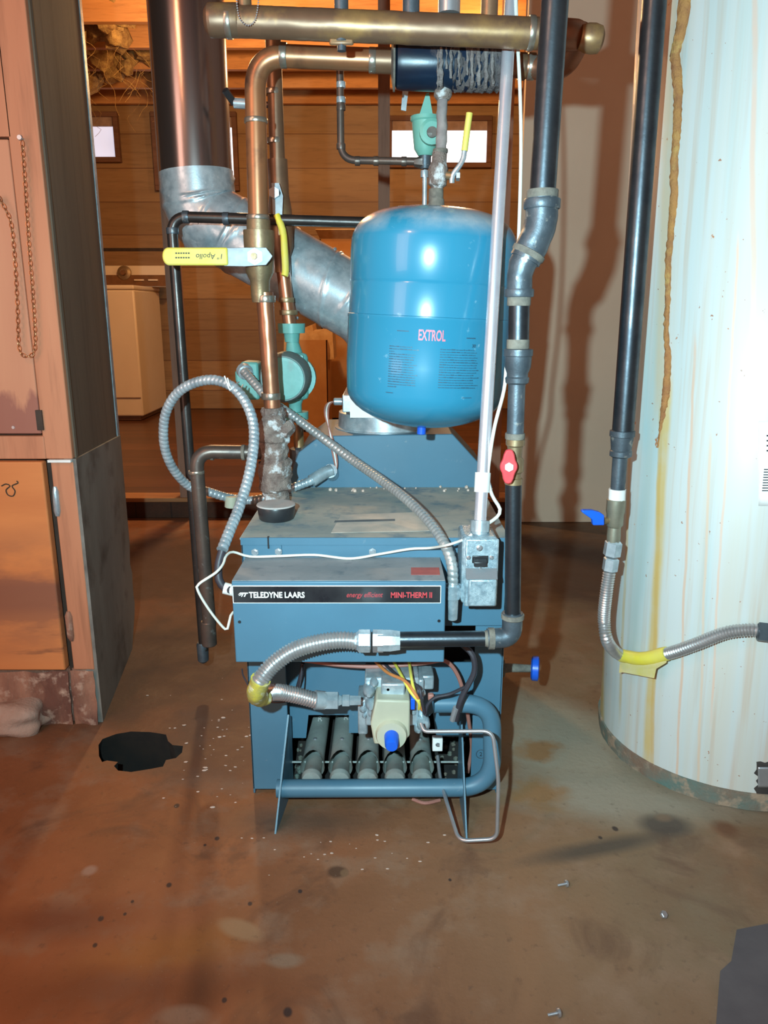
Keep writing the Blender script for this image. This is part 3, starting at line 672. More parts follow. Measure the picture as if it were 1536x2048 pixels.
text('energy efficient', hh*0.40, M['redtext'], onplate(EX, nz0+hh*0.36), cov, 'slogan_lettering', shear=0.35, sx=(A(773, 1188, 1.098).x-EX)/(hh*0.40*6.9))
EX = A(781, 1188, 1.098).x
text('MINI-THERM II', hh*0.44, M['redtext'], onplate(EX, nz0+hh*0.33), cov, 'model_lettering', bold=0.0003, sx=(A(873, 1188, 1.098).x-EX)/(hh*0.44*7.0))
# winged mark before the maker's name
lx, lz, u = A(476, 1190, 1.098).x, nz0+hh*0.5, A(496, 1190, 1.098).x-A(476, 1190, 1.098).x
mb = MB()
for pts in ([(0, -.02), (.22, .22), (1.0, .22), (1.0, .10), (.30, .10)], [(.30, -.22), (.45, .12), (.58, .12), (.40, -.22)], [(.55, -.22), (.72, .12), (.84, .12), (.70, -.22)], [(.05, -.10), (.30, .05), (.40, .05), (.22, -.10)]):
    mb.prism([(lx+a_*u, 1.0976, lz+c_*u) for a_, c_ in pts], (0, 0.0004, 0))
mb.build('wing_logo', M['white'], cov)
for px, py in ((479, 1244), (878, 1242)):
    q = A(px, py, 1.0995); MB().lathe(q, (0, -1, 0), [(0, 0.0026), (0.001, 0.002)], 10).build('screw_hole', M['black'], cov)
# screws, slot on the upper front
for px, py in ((510, 1104), (557, 1103), (745, 1103)):
    q = A(px, py, BY-0.001)
    mb = MB().lathe(q, (0, -1, 0), [(0, 0.0065), (0.0015, 0.0065), (0.0016, 0.0042), (0.005, 0.004)], 6)
    mb.build('hex_screw', M['steel'], b)
q = A(537, 1082, BY-0.001); MB().box(q.x-0.0013, q.x+0.0013, BY-0.0045, BY+0.001, q.z-0.012, q.z+0.008).build('slot', M['black'], b)
# paper label residue on the top
zt = BT+0.0004
lb = [F(662, 1066, zt), F(860, 1062, zt), F(845, 1024, zt), F(682, 1030, zt)]
MB().prism(lb, (0, 0, 0.0004)).build('worn_label', MT('worn_label_paper', (0.66, 0.56, 0.46), (0.42, 0.40, 0.35), 16, 0.85), b, label='torn brownish paper label')
lb = [F(668, 1045, zt+.0005), F(790, 1042, zt+.0005), F(790, 1038, zt+.0005), F(670, 1041, zt+.0005)]
MB().prism(lb, (0, 0, 0.0002)).build('label_print', MT('label_print_grey', (0.15, 0.17, 0.18), rough=0.8), b)
mb = MB()
for k in range(46):
    q = F(random.uniform(600, 985), random.uniform(966, 984), BT); mb.ball(q+Vector((0, -0.004, 0.002)), random.uniform(0.0015, 0.0045), 6, lump=0.5)
mb.build('debris_crumbs', M['chips'], b, kind='stuff')
# draft hood
HY = 1.594
hp = [(572, 976), (597, 905), (640, 872), (905, 868), (975, 945), (985, 976)]
hd = MB().prism([A(x, y, HY) for x, y in hp], (0, 0.255, 0)).build('draft_hood', M['boiler'], b, bevel=0.002)
hz = A(765, 871, HY).z
fc = Vector((A(770, 850, 1.72).x, 1.72, hz))
MB().lathe(fc-Vector((0, 0, 0.01)), (0, 0, 1), [(0, 0.112), (0.012, 0.112), (0.013, 0.105), (0.045, 0.103), (0.046, 0.098), (0.05, 0.09)], 36).build('flue_collar', M['galv'], b)
# ---- burner-bay wiring
def wire(name, pts, r, mat, parent=b, **kw): return MB().tube(smooth_path(PP(pts), 0.006), r, 8).build(name, M[mat], parent, **kw)
wire('red_wire', [(590, 1318, 1.2), (680, 1330, 1.19), (760, 1333, 1.185), (850, 1326, 1.185), (890, 1322, 1.19), (915, 1350, 1.2), (930, 1400, 1.21), (940, 1460, 1.23), (943, 1500, 1.24), (935, 1545, 1.24)], 0.0035, 'wire_red')
wire('orange_wire', [(750, 1322, 1.19), (775, 1345, 1.15), (810, 1362, 1.12), (832, 1390, 1.10), (845, 1420, 1.11)], 0.0026, 'wire_or')
wire('yellow_wire', [(787, 1322, 1.19), (805, 1355, 1.13), (822, 1385, 1.105), (838, 1405, 1.10), (838, 1418, 1.11)], 0.0025, 'yellow')
wire('yellow_wire', [(818, 1320, 1.19), (822, 1350, 1.13), (828, 1380, 1.105), (838, 1402, 1.10)], 0.0025, 'yellow')
wire('black_wire', [(765, 1324, 1.19), (800, 1355, 1.14), (835, 1372, 1.11), (842, 1395, 1.10), (848, 1425, 1.11)], 0.0025, 'wire_blk')
wire('black_wire', [(925, 1290, 1.14), (945, 1310, 1.13), (948, 1345, 1.13), (928, 1385, 1.13), (918, 1410, 1.13), (912, 1440, 1.14)], 0.0048, 'wire_blk')
wire('black_wire', [(928, 1375, 1.13), (900, 1388, 1.12), (870, 1395, 1.12), (855, 1410, 1.12), (850, 1430, 1.12)], 0.0028, 'wire_blk')
wire('thin_wire_loop', [(484, 1338, 1.205), (488, 1355, 1.19), (515, 1395, 1.16), (555, 1405, 1.15), (590, 1396, 1.16), (600, 1370, 1.18), (604, 1330, 1.2)], 0.0014, 'wire_blk')
wire('dark_lead', [(606, 1326, 1.235), (602, 1350, 1.235), (595, 1376, 1.24)], 0.0036, 'wire_blk')
wire('lead_sleeve', [(912, 1415, 1.13), (905, 1440, 1.14)], 0.005, 'wire_gry')
wire('sagging_wire', [(825, 1598, 1.2), (850, 1606, 1.19), (880, 1600, 1.2)], 0.0032, 'wire_red')
# pilot tube loop
pp = PP([(842, 1447, 1.10), (848, 1463, 1.09), (985, 1462, 1.07), (997, 1560, 1.05), (994, 1678, 1.05), (918, 1682, 1.06), (892, 1600, 1.13), (880, 1555, 1.20), (875, 1512, 1.235)])
MB().tube(round_path(pp, 0.016, 7), 0.0032, 12).build('pilot_tube', M['steel'], b)
q = A(875, 1489, 1.225)
MB().box(q.x-0.009, q.x+0.009, 1.222, 1.235, q.z-0.012, q.z+0.013).build('igniter_block', M['white'], b, bevel=0.001)
MB().lathe(A(875, 1489, 1.2218), (0, -1, 0), [(0, 0.004), (0.002, 0.0035)], 12).build('igniter_screw', M['steel'], b)
q = A(640, 1440, 1.40)
for px, py in ((640, 1440), (692, 1437)):
    q = F(px, py, 0.0835)
    text('R', 0.016, M['white'], lambda u, v, w, q=q: Vector((q.x-0.005+u, q.y-0.004+v*1.6, 0.0838+w)), b, 'chalk_mark', ext=0.0004)
q = A(962, 1508, BY-0.0005)
q2 = A(962, 1508, BY)
text('2', 0.011, M['ink'], lambda u, v, w: Vector((q2.x-0.003+u, BY-0.0004-w, q2.z-0.004+v)), b, 'inked_number', ext=0.0002)
MB().tube([q2+Vector((0.0085*math.cos(2*PI*k/24), -0.0003, 0.0085*math.sin(2*PI*k/24))) for k in range(25)], 0.0005, 6).build('inked_ring', M['ink'], b)
q3 = A(875, 1489, 1.2215)
text('C', 0.010, M['ink'], lambda u, v, w: Vector((q3.x-0.003+u, 1.2198-w, q3.z-0.0035+v)), b, 'block_letter', ext=0.0001)
# ---- gas valve
gv = MB()
def bp(mb, px0, px1, py0, py1, y0, y1):
    a_, c_ = A(px0, py1, y0), A(px1, py0, y0); mb.box(a_.x, c_.x, y0, y1, a_.z, c_.z); return mb
bp(gv, 730, 838, 1356, 1452, 1.15, 1.225); bp(gv, 762, 810, 1368, 1396, 1.125, 1.16); bp(gv, 716, 735, 1400, 1470, 1.155, 1.21); bp(gv, 838, 868, 1352, 1380, 1.17, 1.21); bp(gv, 835, 848, 1360, 1455, 1.155, 1.22)
gas = gv.build('gas_valve', M['galv'], b, bevel=0.003, label='dusty cast gas valve with blue knob')
for px, py, r, d in ((738, 1374, .010, .03), (748, 1360, .007, .02), (742, 1400, .009, .03), (744, 1418, .007, .025), (776, 1362, .008, .03), (800, 1358, .009, .02), (726, 1415, .006, .012), (729, 1428, .004, .012), (846, 1440, .011, .03), (836, 1452, .007, .02), (826, 1420, .006, .012), (845, 1384, .005, .012)):
    MB().lathe(A(px, py, 1.155), (0, -1, 0), [(0, r), (d*0.6, r), (d*0.75, r*0.75), (d, r*0.3)], 14).build('valve_boss', M['galv'], gas)
face = [(752, 1400), (820, 1402), (820, 1472), (802, 1490), (748, 1489), (741, 1448)]
MB().prism(PP([(x, y, 1.105) for x, y in face]), (0, 0.05, 0)).build('valve_cover', M['beige_pl'], gas, bevel=0.003)
q = A(783, 1468, 1.105)
MB().lathe(q, (0, -1, 0), [(0, 0.026), (0.004, 0.025), (0.008, 0.0235)], 28).build('knob_collar', M['beige_pl'], gas)
MB().lathe(q-Vector((0, 0.006, 0)), (0, -1, -0.15), [(0, 0.0120), (0.022, 0.0108), (0.026, 0.009)], 20).build('gas_knob', M['blue'], gas)
bp(MB(), 821, 830, 1398, 1420, 1.12, 1.14).build('blue_terminal', M['blue'], gas, bevel=0.001)
bp(MB(), 856, 868, 1390, 1402, 1.145, 1.155).build('wire_nut', M['wire_red'], gas, bevel=0.002)

# drain valve on the right flank
dv = thing('drain_valve', 'small drain valve with blue round handle sticking out right of the boiler', 'valve', A(1010, 1335, 1.42))
q = A(1010, 1336, 1.42); z_ = q.z
hx = A(1066, 1336, 1.42).x
MB().lathe((BR, 1.42, z_), (1, 0, 0), [(0, 0.010), (0.012, 0.010), (0.013, 0.019), (0.022, 0.021), (0.036, 0.018), (0.037, 0.010), (0.050, 0.009), (hx-BR-0.002, 0.008)], 14, lump=0.003).build('valve_body', M['dope'], dv)
mb = MB().lathe((hx-0.004, 1.42, z_), (1, -0.2, 0), [(0, 0.020), (0.003, 0.025), (0.014, 0.025), (0.016, 0.020)], 12, smooth=False)
mb.build('handwheel', M['blue'], dv)

# round black cap on the boiler
q = F(553, 1038, BT); 
cp = thing('round_cap', 'black round cap with dusty lid at front left of boiler top', 'cap', q)
MB().lathe((q.x, q.y, BT+0.0005), (0, 0, 1), [(0, 0.029), (0.002, 0.031), (0.024, 0.034), (0.026, 0.033)], 30).build('cap_ring', M['black'], cp)
MB().lathe((q.x, q.y, BT+0.0255), (0, 0, 1), [(0, 0.0335), (0.001, 0.035), (0.003, 0.034), (0.0035, 0.030)], 30).build('cap_lid', MT('dusty_cap_lid', (0.46, 0.40, 0.37), (0.54, 0.49, 0.46), 20, 0.85), cp)

# vent damper and flue
vd = thing('vent_damper', 'small metal damper box with white label on boiler flue collar', 'damper', fc)
d0, d1 = A(685, 841, 1.615), A(830, 800, 1.615)
MB().box(d0.x, d1.x, 1.618, 1.80, hz+0.045, d1.z+0.01).build('damper_case', M['galv'], vd, bevel=0.002)
c0, c1 = A(700, 836, 1.612), A(826, 800, 1.612)
MB().box(c0.x, c1.x, 1.6155, 1.618, c0.z, c1.z+0.008).build('damper_label', M['white'], vd)
q = A(684, 803, 1.65)
MB().lathe(q, (-1, 0, 0), [(0, 0.008), (0.016, 0.008), (0.018, 0.006)], 12).build('conduit_connector', M['galv'], vd)
for i, (m, dx) in enumerate((('wire_red', 0), ('white', 3), ('wire_red', 6))):
    wire('damper_lead', [(672, 803, 1.65), (660-dx, 808, 1.63), (656-dx, 830, 1.60), (660+dx, 880, 1.58), (668+dx, 920, 1.575), (672, 940, 1.57), (664, 952, 1.56)], 0.0018, m, vd)

fl1 = thing('flue_duct', 'steel flue duct rising from boiler, elbowing left then straight up', 'duct', fc)
vy = 1.78
vtop = A(372, 0, vy)
vb = A(394, 380, vy)
el = A(402, 430, vy)
p0 = Vector((fc.x, fc.y, d1.z+0.01)); p1 = Vector((fc.x, fc.y, d1.z+0.10)); p2 = A(600, 560, 1.75)
FR = 0.0765
MB().lathe((vb.x, vy, A(394, 352, vy).z), (0, 0, 1), [(0, FR), (0.0, FR), (2.30-A(394, 352, vy).z, FR)], 40).build('vertical_duct', M['duct_v'], fl1)
mid = A(770, 640, 1.72)
pth = resample(smooth_path(round_path([p0, Vector((fc.x, fc.y, mid.z)), A(402, 432, vy), Vector((vb.x, vy, A(394, 345, vy).z))], 0.13, 10), 0.01), 0.002)
Lt = len(pth)*0.002
rid = [Lt-0.03, Lt-0.085, Lt-0.135, Lt-0.19, Lt-0.25, Lt-0.45, Lt-0.47, Lt-0.31, 0.04]
MB().tube(pth, FR+0.002, 36, rf=lambda L, a: 1+0.035*max(math.exp(-((L-r_+(0.02 if q_ % 2 else -0.035)*math.cos(a+q_))/0.0035)**2) for q_, r_ in enumerate(rid))).build('elbow_duct', M['galv'], fl1)
for px, py in ((597, 488), (670, 498), (594, 636)):
    q = A(px, py, 1.70); 
    MB().ball(q, 0.004, 8).build('duct_screw', M['steel'], fl1)

# ================================================================== COPPER SUPPLY PIPE (front) WITH VALVE
def collar(mb, p, d, L, r, seg=24): return mb.lathe(Vector(p)-Vector(d).normalized()*L/2, d, [(0, r*0.97), (0.0012, r), (L-0.0012, r), (L, r*0.97)], seg)
SY = 1.45
sp = thing('copper_supply_pipe', 'orange copper pipe elbowing down from the dark air separator to the boiler top', 'pipe', A(552, 1000, SY))
SR = PW(21, 512, 250, SY)
pth = round_path(PP([(800, 122, SY), (509, 110, SY), (517, 445, SY)]), 0.055, 12)
MB().tube(pth, SR, 26).build('upper_pipe', M['copper_or'], sp)
MB().tube(seg_path(A(529, 585, SY), A(546, 830, SY), 30), SR*0.86, 24, lump=0.0007, lf=90).build('lower_pipe', M['copper'], sp)
for px, py, dx in ((567, 111, 1), (745, 121, 1)):
    collar(MB(), A(px, py, SY), (1, 0, -0.03), 0.012, SR*1.10).build('solder_joint', M['solder'], sp)
mb = MB().lathe(A(752, 121, SY), (1, 0, -0.03), [(0, SR*1.1), (0.035, SR*1.12), (0.036, SR*1.45), (0.044, SR*1.5), (0.045, SR*1.1)], 24); mb.build('separator_adapter', M['copper_tan'], sp)
for px, py in ((512, 242), (516, 435), (531, 598), (542, 792)):
    collar(MB(), A(px, py, SY), (0, 0, 1), 0.008 if py < 500 else 0.012, SR*(1.12 if py < 500 else 1.0)).build('solder_joint', M['solder'], sp)
mb = MB()
cpth = [A(546, 815, SY), A(547, 835, SY), A(547, 850, SY), A(548, 880, SY), A(548, 885, SY), A(549, 905, SY), A(549, 918, SY), A(550, 925, SY), A(551, 975, SY), A(552, 982, SY), A(553, 1008, SY)]
rr = [PW(w/2, 550, 900, SY) for w in (44, 46, 60, 62, 54, 54, 52, 66, 66, 50, 50)]
pts = []; rs = []
for i in range(len(cpth)-1):
    for k in range(6):
        t_ = k/6; pts.append(cpth[i].lerp(cpth[i+1], t_)); rs.append(rr[i]*(1-t_)+rr[i+1]*t_)
pts.append(cpth[-1]-Vector((0, 0, 0.0))); rs.append(rr[-1])
pts.append(Vector((pts[-1].x, SY, BT+0.001))); rs.append(rs[-1])
mb.tube(pts, rs, 36, lump=0.0045, lf=75)
mb.tube([A(570, 855, SY-0.01), A(582, 866, SY-0.015)], [0.020, 0.014], 14, lump=0.003)
mb.build('corroded_fittings', M['crust'], sp, label='fittings crusted with grey-white scale')
rel = [A(540, 905, SY), A(398, 905, SY-0.02), A(425, 1290, SY-0.02)]
# relief discharge pipe
rp = thing('discharge_pipe', 'dull brown copper discharge pipe elbowing down left of the boiler', 'pipe', A(425, 1290, 1.43))
RRr = PW(14, 400, 1000, 1.43)
MB().tube(round_path([A(522, 905, SY), A(391, 903, 1.43), A(419, 1250, 1.43)], 0.035, 10), RRr, 20).build('pipe', M['copper_dk'], rp)
MB().lathe(A(419, 1290, 1.43), (0, 0, 1), [(0, RRr*1.0), (0.002, RRr*1.12), (0.05, RRr*1.12), (0.052, RRr)], 20).build('end_coupling', M['copper_dk'], rp)
collar(MB(), A(393, 944, 1.43), (0, 0, 1), 0.006, RRr*1.15).build('solder_joint', M['solder'], rp)
for px in (424, 487): collar(MB(), A(px, 905, 1.44), (1, 0, 0), 0.006, RRr*1.12).build('solder_joint', M['dope'], rp)
# front brass ball valve with the yellow lever
bv = thing('ball_valve', 'brass ball valve with long yellow lever pointing left on copper pipe', 'valve', A(522, 515, SY))
V0 = A(521, 605, SY)
def zz(py): return A(520, py, SY).z-V0.z
k_ = PW(1, 520, 520, SY)
mb = MB().lathe(V0, (A(517, 445, SY)-V0), [(0, 17*k_), (zz(590), 19*k_), (zz(562), 20*k_), (zz(545), 28*k_), (zz(480), 31*k_), (zz(461), 31*k_), (zz(460), 24*k_), (zz(440), 23*k_)], 12, lump=0.0008)
mb.build('valve_body', M['brass'], bv)
hub = A(512, 514, SY-0.036)
MB().lathe(hub+Vector((0, 0.03, 0)), (0, -1, 0), [(0, 0.013), (0.03, 0.012)], 18).build('stem_boss', M['brass'], bv)
yl = SY-0.048
lev = MB().prism(PP([(448, 496, yl), (490, 495, yl), (532, 495, yl), (545, 512, yl), (540, 520, yl), (532, 530, yl), (490, 533, yl), (448, 532, yl)]), (0, 0.003, 0)).build('lever', M['zinc'], bv, bevel=0.0006)
a_, c_ = A(455, 495, yl), A(326, 532, yl)
pts = []
zc_, hw = (A(390, 495, yl).z+A(390, 531, yl).z)/2, (A(390, 495, yl).z-A(390, 531, yl).z)/2
x1_, x0_ = A(456, 513, yl).x, A(325, 513, yl).x
for k in range(13):
    an = PI/2+PI*k/12; pts.append((x0_+hw*0.75+hw*0.75*math.cos(an), yl-0.004, zc_+hw*math.sin(an)))
pts += [(x1_, yl-0.004, zc_-hw), (x1_, yl-0.004, zc_+hw)]
gr = MB().prism(pts, (0, 0.010, 0)).build('lever_grip', M['yellow'], lev, bevel=0.003)
text('1" Apollo', 0.0125, M['ink'], lambda u, v, w: Vector((A(452, 513, yl).x-0.003-u, yl-0.0044-w, zc_+0.004-v)), lev, 'grip_lettering', shear=0.2, ext=0.0001)
mb = MB()
for r_ in range(2):
    for k in range(6): 
        q = A(352+k*5, 517-r_*9, yl); mb.box(q.x, q.x+0.003, yl-0.0045, yl-0.003, q.z, q.z+0.0022)
mb.build('grip_marks', M['ink'], lev)
MB().lathe(hub-Vector((0, 0.012, 0)), (0, -1, 0), [(0, 0.0145), (0.0015, 0.0145), (0.0016, 0.0110), (0.010, 0.0110)], 6).build('stem_nut', M['steel'], lev)
MB().lathe(hub-Vector((0, 0.0215, 0)), (0, -1, 0), [(0, 0.006), (0.004, 0.0055)], 16).build('stem', M['brass'], lev)

# ================================================================== REAR COPPER PIPE, VALVE AND PUMP
RY = 1.66
rc = thing('rear_copper_pipe', 'dark copper riser standing behind the front copper pipe, feeding the teal pump', 'pipe', A(600, 960, RY))
k_ = PW(1, 560, 400, RY)
MB().tube(seg_path(A(545, 40, RY), A(556, 350, RY), 12), 15*k_, 20, lump=0.0004).build('upper_pipe', M['copper_tan'], rc)
MB().tube(seg_path(A(566, 540, RY), A(582, 670, RY), 8), 14*k_, 20).build('middle_pipe', M['copper'], rc)
MB().tube(seg_path(A(596, 850, RY), A(603, 985, RY), 20), 11*k_, 18, lump=0.0015).build('lower_pipe', M['copper_tan'], rc)
for px, py, r_ in ((547, 184, 17), (550, 282, 17), (554, 325, 18), (573, 600, 16), (577, 625, 19)):
    collar(MB(), A(px, py, RY), (0, 0, 1), 0.010, r_*k_).build('coupling', M['brass'] if py > 500 else M['solder'], rc)
MB().lathe(A(603, 960, RY), (0, 0, 1), [(0, 19*k_), (0.03, 20*k_), (0.032, 24*k_), (0.07, 24*k_), (0.074, 16*k_)], 8).build('union', M['iron_fit'], rc)
r2 = thing('ball_valve', 'rear ball valve with yellow lever hanging down, behind the front copper pipe', 'valve', A(562, 450, RY))
MB().lathe(A(566, 545, RY), A(556, 345, RY)-A(566, 545, RY), [(0, 16*k_), (0.03, 17*k_), (0.05, 24*k_), (0.12, 24*k_), (0.15, 20*k_), (0.215, 20*k_)], 12).build('valve_body', M['copper_tan'], r2)
yv = RY-0.045
lv = MB().prism(PP([(543, 366, yv), (558, 366, yv), (566, 392, yv), (564, 440, yv), (546, 430, yv)]), (0, 0.003, 0)).build('lever', M['zinc'], r2)
MB().lathe(A(549, 386, yv), (0, -1, 0), [(0, 0.012), (0.008, 0.011)], 6).build('stem_nut', M['steel'], lv)
MB().tube(smooth_path(PP([(553, 430, yv), (565, 460, yv-0.005), (569, 500, yv-0.012), (571, 540, yv-0.018), (569, 552, yv-0.02)]), 0.01), 0.0072, 12).build('lever_grip', M['yellow'], lv)
q = A(552, 386, yv); MB().lathe(q, (0, 1, 0), [(0, 0.009), (0.04, 0.009)], 12).build('stem_boss', M['brass'], r2)

pm = thing('circulator_pump', 'teal circulator pump with round motor behind the front copper pipe', 'pump', A(590, 750, RY))
k_ = PW(1, 590, 750, RY)
mb = MB().lathe(A(584, 684, RY), (0, 0, 1), [(0, 14*k_), (0.018, 16*k_), (0.0185, 26*k_), (0.038, 27*k_)], 18)
mb.tube(PP([(585, 684, RY), (590, 720, RY)]), [12*k_, 20*k_], 18)
mb.lathe(A(590, 790, RY), (0, 0, -1), [(0, 20*k_), (0.02, 13*k_), (0.035, 13*k_), (0.0355, 26*k_), (0.052, 26*k_)], 18)
mb.lathe(A(592, 752, RY+0.025), (0, -1, 0), [(0, 36*k_), (0.03, 44*k_), (0.05, 44*k_)], 28)
mb.build('volute', M['teal'], pm)
a_, c_ = A(540, 800, RY-0.03), A(615, 706, RY-0.03)
MB().box(a_.x, c_.x, RY-0.036, RY-0.012, a_.z, c_.z).build('motor_flange', M['teal'], pm, bevel=0.01)
for px, py in ((603, 714), (604, 792)):
    MB().lathe(A(px, py, RY-0.037), (0, -1, 0), [(0, 0.005), (0.004, 0.004)], 6).build('flange_bolt', M['teal'], pm)
q = A(574, 752, RY-0.035)
mo = MB().lathe(q, (0, -1, 0), [(0, 48*k_), (0.055, 46*k_), (0.068, 42*k_)], 36).build('motor', M['teal_dk'], pm, label='dusty dark motor shell')
MB().lathe(q-Vector((0, 0.066, 0)), (0, -1, 0), [(0, 41*k_), (0.003, 39*k_), (0.0032, 34*k_)], 36).build('motor_face', M['teal'], mo)
a_, c_ = A(472, 800, RY-0.06), A(516, 725, RY-0.06)
jb = MB().prism([(a_.x, RY-0.06, c_.z-0.02), (a_.x, RY-0.06, a_.z+0.04), (a_.x+0.02, RY-0.06, a_.z), (c_.x, RY-0.06, a_.z), (c_.x, RY-0.06, c_.z), (a_.x+0.015, RY-0.06, c_.z+0.002)], (0, 0.06, 0)).build('terminal_box', M['teal'], pm, bevel=0.005)
MB().lathe(A(487, 740, RY-0.06), (0.5, -0.8, -0.35), [(0, 0.016), (0.012, 0.016), (0.014, 0.012), (0.022, 0.012)], 14).build('cable_connector', M['galv'], jb)

# ================================================================== TOP MANIFOLD, SEPARATOR
TY = 1.27
mf = thing('copper_header', 'wide tarnished copper header pipe running across the top of the picture', 'pipe', A(800, 50, TY))
k_ = PW(1, 800, 50, TY)
pL, pR = A(424, 41, TY), A(1195, 72, TY)
MB().tube(seg_path(pL, A(1075, 67, TY), 60), 29*k_, 30, lump=0.0006, lf=40).build('header_pipe', M['copper_tan'], mf)
MB().tube(round_path([A(1072, 67, TY), A(1150, 70, TY+0.01), A(1150, 74, TY+0.25)], 0.05, 8), 29*k_, 28).build('header_elbow', M['copper'], mf)
MB().lathe(A(1160, 74, TY+0.01), (1, 0, -0.12), [(0, 22*k_), (0.01, 27*k_), (0.02, 28*k_), (0.03, 25*k_), (0.034, 16*k_)], 26).build('end_cap', M['copper_tan'], mf)
mb = MB().lathe(pL, (-1, 0, 0), [(0, 31*k_), (0.004, 30*k_), (0.010, 20*k_), (0.011, 5*k_)], 28)
mb.lathe(pL, (1, 0, 0), [(0, 31*k_), (0.038, 31*k_), (0.040, 29*k_)], 28); mb.build('end_cap', M['copper_tan'], mf)
for px, py in ((458, 43), (1062, 66)):
    collar(MB(), A(px, py, TY), (1, 0, -0.03), 0.009, 31.5*k_).build('solder_joint', M['solder'], mf)
for px, py, r_, mt in ((683, 20, 14, 'iron_fit'), (898, 14, 22, 'steel'), (978, 26, 17, 'copper_tan'), (822, 20, 17, 'iron_fit'), (490, 12, 14, 'copper_tan')):
    q = A(px, py+14, TY); MB().tube([q, Vector((q.x, q.y, 2.30))], r_*k_, 18).build('riser', M[mt], mf)
MB().tube(round_path([A(545, 60, RY), A(545, 60, RY)+Vector((0, 0, 0.02)), Vector((A(520, 60, TY).x, TY, A(520, 60, TY).z))], 0.02, 6), 15*k_, 18).build('rear_branch', M['copper_tan'], mf)
mb = MB().lathe(A(683, 75, TY), (0, 0, -1), [(0, 14*k_), (0.006, 14*k_), (0.0065, 9*k_), (0.018, 9*k_)], 12)
mb.build('bleed_fitting', M['iron_fit'], mf)
q = A(683, 82, TY-0.004); MB().box(q.x-0.018, q.x+0.018, q.y-0.003, q.y+0.003, q.z-0.006, q.z+0.008).build('bleed_wing', M['copper_tan'], mf, bevel=0.003)
# bead chain
mb = MB()
for p in resample(smooth_path(PP([(472, -30, TY-0.03), (474, 10, TY-0.03), (480, 38, TY-0.03), (496, 51, TY-0.03), (510, 40, TY-0.03), (516, 10, TY-0.03), (518, -30, TY-0.03)]), 0.003), 0.0032): mb.ball(p, 0.0014, 6)
o = tag(mb.build('bead_chain', M['steel']), 'small bead chain looped over the left end of the copper header', 'chain')

EY = 1.40
asp = thing('air_separator', 'dark navy cylindrical air separator streaked with grey scale, under the copper header', 'air separator', A(890, 125, EY))
k_ = PW(1, 880, 125, EY)
a_, c_ = A(790, 124, EY), A(1010, 130, EY)
L_ = (c_-a_).length
MB().lathe(a_, c_-a_, [(0, 38*k_), (0.004, 49*k_), (0.012, 51*k_), (L_-0.03, 51*k_), (L_-0.012, 44*k_), (L_, 26*k_), (L_+0.012, 18*k_)], 40).build('separator_shell', M['sep'], asp)
MB().lathe(a_-Vector((0.006, 0, 0)), (1, 0, 0), [(0, 30*k_), (0.003, 52*k_), (0.006, 52*k_), (0.008, 30*k_)], 22, lump=0.002, lf=80).build('end_gasket', M['dope'], asp)
mb = MB()
for px, w, y0, y1 in ((882, 9, 88, 196), (902, 6, 84, 160), (918, 6, 90, 172), (944, 7, 84, 178), (958, 8, 84, 168), (972, 8, 90, 176), (985, 6, 92, 170), (876, 5, 100, 180), (935, 4, 96, 150), (893, 4, 90, 140)):
    ys_ = [EY-51*k_*math.sqrt(max(0.02, 1-((yy-127)/52)**2))-0.004 if abs(yy-127) < 51 else EY-51*k_*0.2 for yy in range(y0, y1+1, 6)]
    pts = [A(px+2.5*noise.noise(Vector((px, yy*0.07, 0))), yy, Y_) for yy, Y_ in zip(range(y0, y1+1, 6), ys_)]
    mb.tube(pts, [w*0.5*k_*(0.8+0.5*abs(noise.noise(Vector((px, yy*0.11, 5))))) for yy in range(y0, y1+1, 6)], 8, lump=0.002, lf=120)
mb.build('scale_drips', MT('grey_scale', (0.16, 0.13, 0.125), (0.27, 0.235, 0.22), 40, 0.9, bstr=1, bdist=0.003), asp, label='grey scale running down the shell')
vs = []; nn = 26; mm = 14; dd = (c_-a_).normalized()
crst = MB()
for j in range(nn+1):
    for i in range(mm+1):
        an = math.radians(-100+190*i/mm); tt = L_*(0.50+0.46*j/nn)+0.006*noise.noise(Vector((i*0.8, j, 3)))
        rr_ = 52*k_+0.006*noise.noise(Vector((i*0.9, j*0.8, 9)))-(0.02 if j in (0, nn) or i in (0, mm) else 0)
        vs.append(a_+dd*tt+Vector((0, -math.cos(an)*rr_, math.sin(an)*rr_)))
crst.add(vs, [(j*(mm+1)+i, j*(mm+1)+i+1, (j+1)*(mm+1)+i+1, (j+1)*(mm+1)+i) for j in range(nn) for i in range(mm)], True)
crst.build('scale_coat', MT('brown_scale', (0.075, 0.06, 0.062), (0.14, 0.115, 0.11), 30, 0.9, dirt=(0.03, 0.035, 0.06), dscale=20, bstr=1, bdist=0.004), asp, label='dull brown scale coating the right half')
outp = thing('copper_branch_pipe', 'short copper branch from the air separator up to the right header elbow', 'pipe', A(1060, 135, EY))
MB().tube(round_path([A(1012, 130, EY), A(1075, 135, EY), A(1128, 138, EY-0.04), A(1168, 60, TY+0.03)], 0.03, 8), 22*k_, 22).build('pipe', M['copper'], outp)
for px in (1044, 1062): collar(MB(), A(px, 133, EY), (1, 0, -0.03), 0.012, 25*k_).build('solder_joint', M['solder' if px > 1050 else 'copper_tan'], outp)

hs = thing('pipe_strap', 'short silvery perforated strap hanging behind the dark air separator', 'strap', A(808, 220, 1.6))
MB().prism(PP([(806, 170, 1.6), (818, 170, 1.6), (812, 222, 1.6), (802, 220, 1.6)]), (0, 0.002, 0)).build('strap_band', M['galv'], hs)
q = A(812, 60, 1.6); MB().box(q.x-0.002, q.x+0.004, 1.6, 1.602, A(812, 172, 1.6).z, 2.30).build('strap_hanger', M['galv'], hs)
